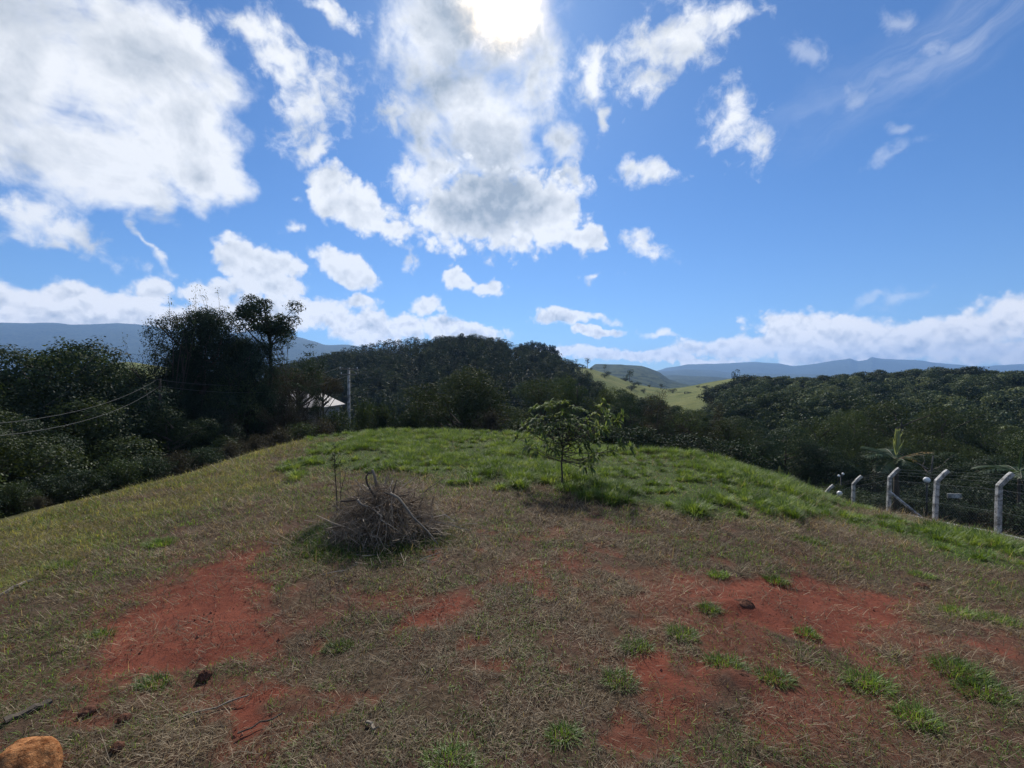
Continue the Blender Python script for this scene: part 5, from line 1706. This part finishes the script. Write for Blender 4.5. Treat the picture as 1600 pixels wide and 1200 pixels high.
    v, q, t = blade_mesh(np.stack([bx, by, ground(bx, by) - .01], 1), yaw, lean, L, rng.uniform(.010, .017, n), rng.uniform(.3, 1.2, n), np.clip(ct[i] + rng.normal(0, .16, n), 0, 1))
    tag(mesh('green_grass', v, q, M_green, {'tint': t}), 'lush green tussock grass covering the crest of the knoll', 'grass', kind='stuff')
    # crumbs of earth on the bare patches
    x, y = scatter(rng, 60000, 2.2, 12, .4)
    s, g, yl = masks(x, y)
    k = rng.uniform(0, 1, len(x)) < s * .35 * np.clip(fbm(x / .5, y / .5, 171, 3) * 2.2 - .5, .05, 1)
    x, y = x[k], y[k]; n = len(x)
    sz = rng.gamma(1.4, .0024, n) + .002
    o = np.array([(1, 0, 0), (0, 1, 0), (-1, 0, 0), (0, -1, 0), (0, 0, 1), (0, 0, -1)], float)
    v = np.stack([x, y, ground(x, y) - .012], 1)[:, None, :] + o[None] * sz[:, None, None] * rng.uniform(.6, 1.3, (n, 6, 1))
    f = np.array([(0, 1, 4), (1, 2, 4), (2, 3, 4), (3, 0, 4), (1, 0, 5), (2, 1, 5), (3, 2, 5), (0, 3, 5)])
    q = (np.arange(n)[:, None, None] * 6 + f[None]).reshape(-1, 3)
    tag(mesh('soil_crumbs', v.reshape(-1, 3), q, M_crumb), 'small crumbs of red earth on the bare soil', 'earth', kind='stuff')
    # coarse weeds round the twig heap
    n = 9000
    a = rng.uniform(0, 6.283, n); r = np.abs(rng.normal(1.0, .28, n)) + .12
    x = PILE[0] - .18 + r * np.cos(a) * 1.05; y = PILE[1] + r * np.sin(a) * .95
    v, q, t = blade_mesh(np.stack([x, y, ground(x, y)], 1), rng.uniform(0, 6.283, n), np.clip(rng.normal(.6, .35, n), 0, 1.4), rng.uniform(.08, .34, n) * np.clip(1.6 - r, .25, 1), rng.uniform(.005, .01, n),
                         rng.uniform(.2, .9, n), np.clip(rng.normal(.12, .14, n), 0, 1))
    tag(mesh('weeds', v, q, M_green, {'tint': t}), 'dark rank weeds grown up round the twig heap', 'weeds', kind='stuff')
    # single tufts on the red soil
    TU = [(1213, 908, .21, 'green tuft on the top edge of the right red soil, largest there'), (1122, 900, .17, 'green tuft at the top left corner of the right red soil'),
          (1108, 952, .17, 'green tuft left of the largest reddish clod'), (1068, 992, .20, 'wide low green tuft left below the largest reddish clod'),
          (996, 1012, .16, 'green tuft at the left margin of the lower right red soil'), (968, 1066, .20, 'bright green tuft left of the lower right red soil'),
          (1212, 1060, .17, 'green tuft right of the clod among straw'), (1135, 1040, .20, 'dark green tuft just above the clod among straw'),
          (1432, 1122, .21, 'green tuft near the lower right, beside the lowest red soil'), (1500, 1050, .30, 'broad dark green tuft at right in the straw'),
          (1540, 1082, .27, 'dense dark green tuft close to the right edge'), (1360, 1070, .24, 'green tuft in straw between two red patches at right'),
          (1265, 845, .26, 'green tuft in dry grass above the right red soil'), (1500, 958, .26, 'long green tuft in a row at the right, inner one'), (1560, 970, .26, 'long green tuft in a row at the right, outer one'),
          (528, 1012, .15, 'small green tuft in the centre left dry grass'), (158, 992, .14, 'small green tuft within the left red soil'),
          (240, 1068, .15, 'yellow green tuft at the lower margin of the left red soil'), (1262, 990, .13, 'little green tuft right of the largest clod'), (700, 1192, .18, 'green tuft at the bottom centre of the picture'),
          (880, 1150, .15, 'faint green tuft in dry grass right of bottom centre'), (1440, 900, .2, 'green tuft above the low dark clod at right'), (100, 885, .25, 'green tuft in the left turf near the edge of the picture'),
          (250, 850, .3, 'green tuft in the yellow turf on the left shoulder')]
    for j, (px, py, w, lab) in enumerate(TU):
        c = ray_ground(px, py)
        n = int(340 * (w / .2))
        a = rng.uniform(0, 6.283, n); r = np.sqrt(rng.uniform(0, 1, n)) * w * .62
        st = rng.uniform(1.0, 1.7)
        x = r * np.cos(a) * st; y = r * np.sin(a)
        P = np.stack([x, y, ground(x + c[0], y + c[1]) - c[2] - .005], 1)
        v, q, t = blade_mesh(P, a + rng.normal(0, .9, n), np.clip(r / w * .9 + rng.normal(.35, .3, n), 0, 1.45), rng.uniform(.04, .115, n) * (w / .18) ** .5, rng.uniform(.004, .008, n), rng.uniform(.1, .9, n), np.clip(rng.normal(.42, .2, n), 0, 1))
        o = mesh('grass_tuft', v, q, M_green, {'tint': t}, loc=tuple(c))
        tag(o, lab, 'grass tuft', 'green tufts in the bare ground')


build_grass()


# ------------------------------------------------------------------ air
def build_haze():
    m = bpy.data.materials.new("haze"); m.use_nodes = True
    N = NT(m.node_tree)
    v = N.n('ShaderNodeVolumePrincipled')
    v.inputs['Color'].default_value = (0.32, 0.56, 1.0, 1)
    v.inputs['Density'].default_value = HAZE
    v.inputs['Anisotropy'].default_value = 0.25
    o = N.n('ShaderNodeOutputMaterial')
    N.set(o.inputs['Volume'], v.outputs[0])
    b = MB(); b.box((-9600, -9100, -23), (9600, 9100, 660))
    h = b.build('haze', m)
    tag(h, kind='stuff')
    h.visible_shadow = True


HAZE = 1.35e-4
build_haze()
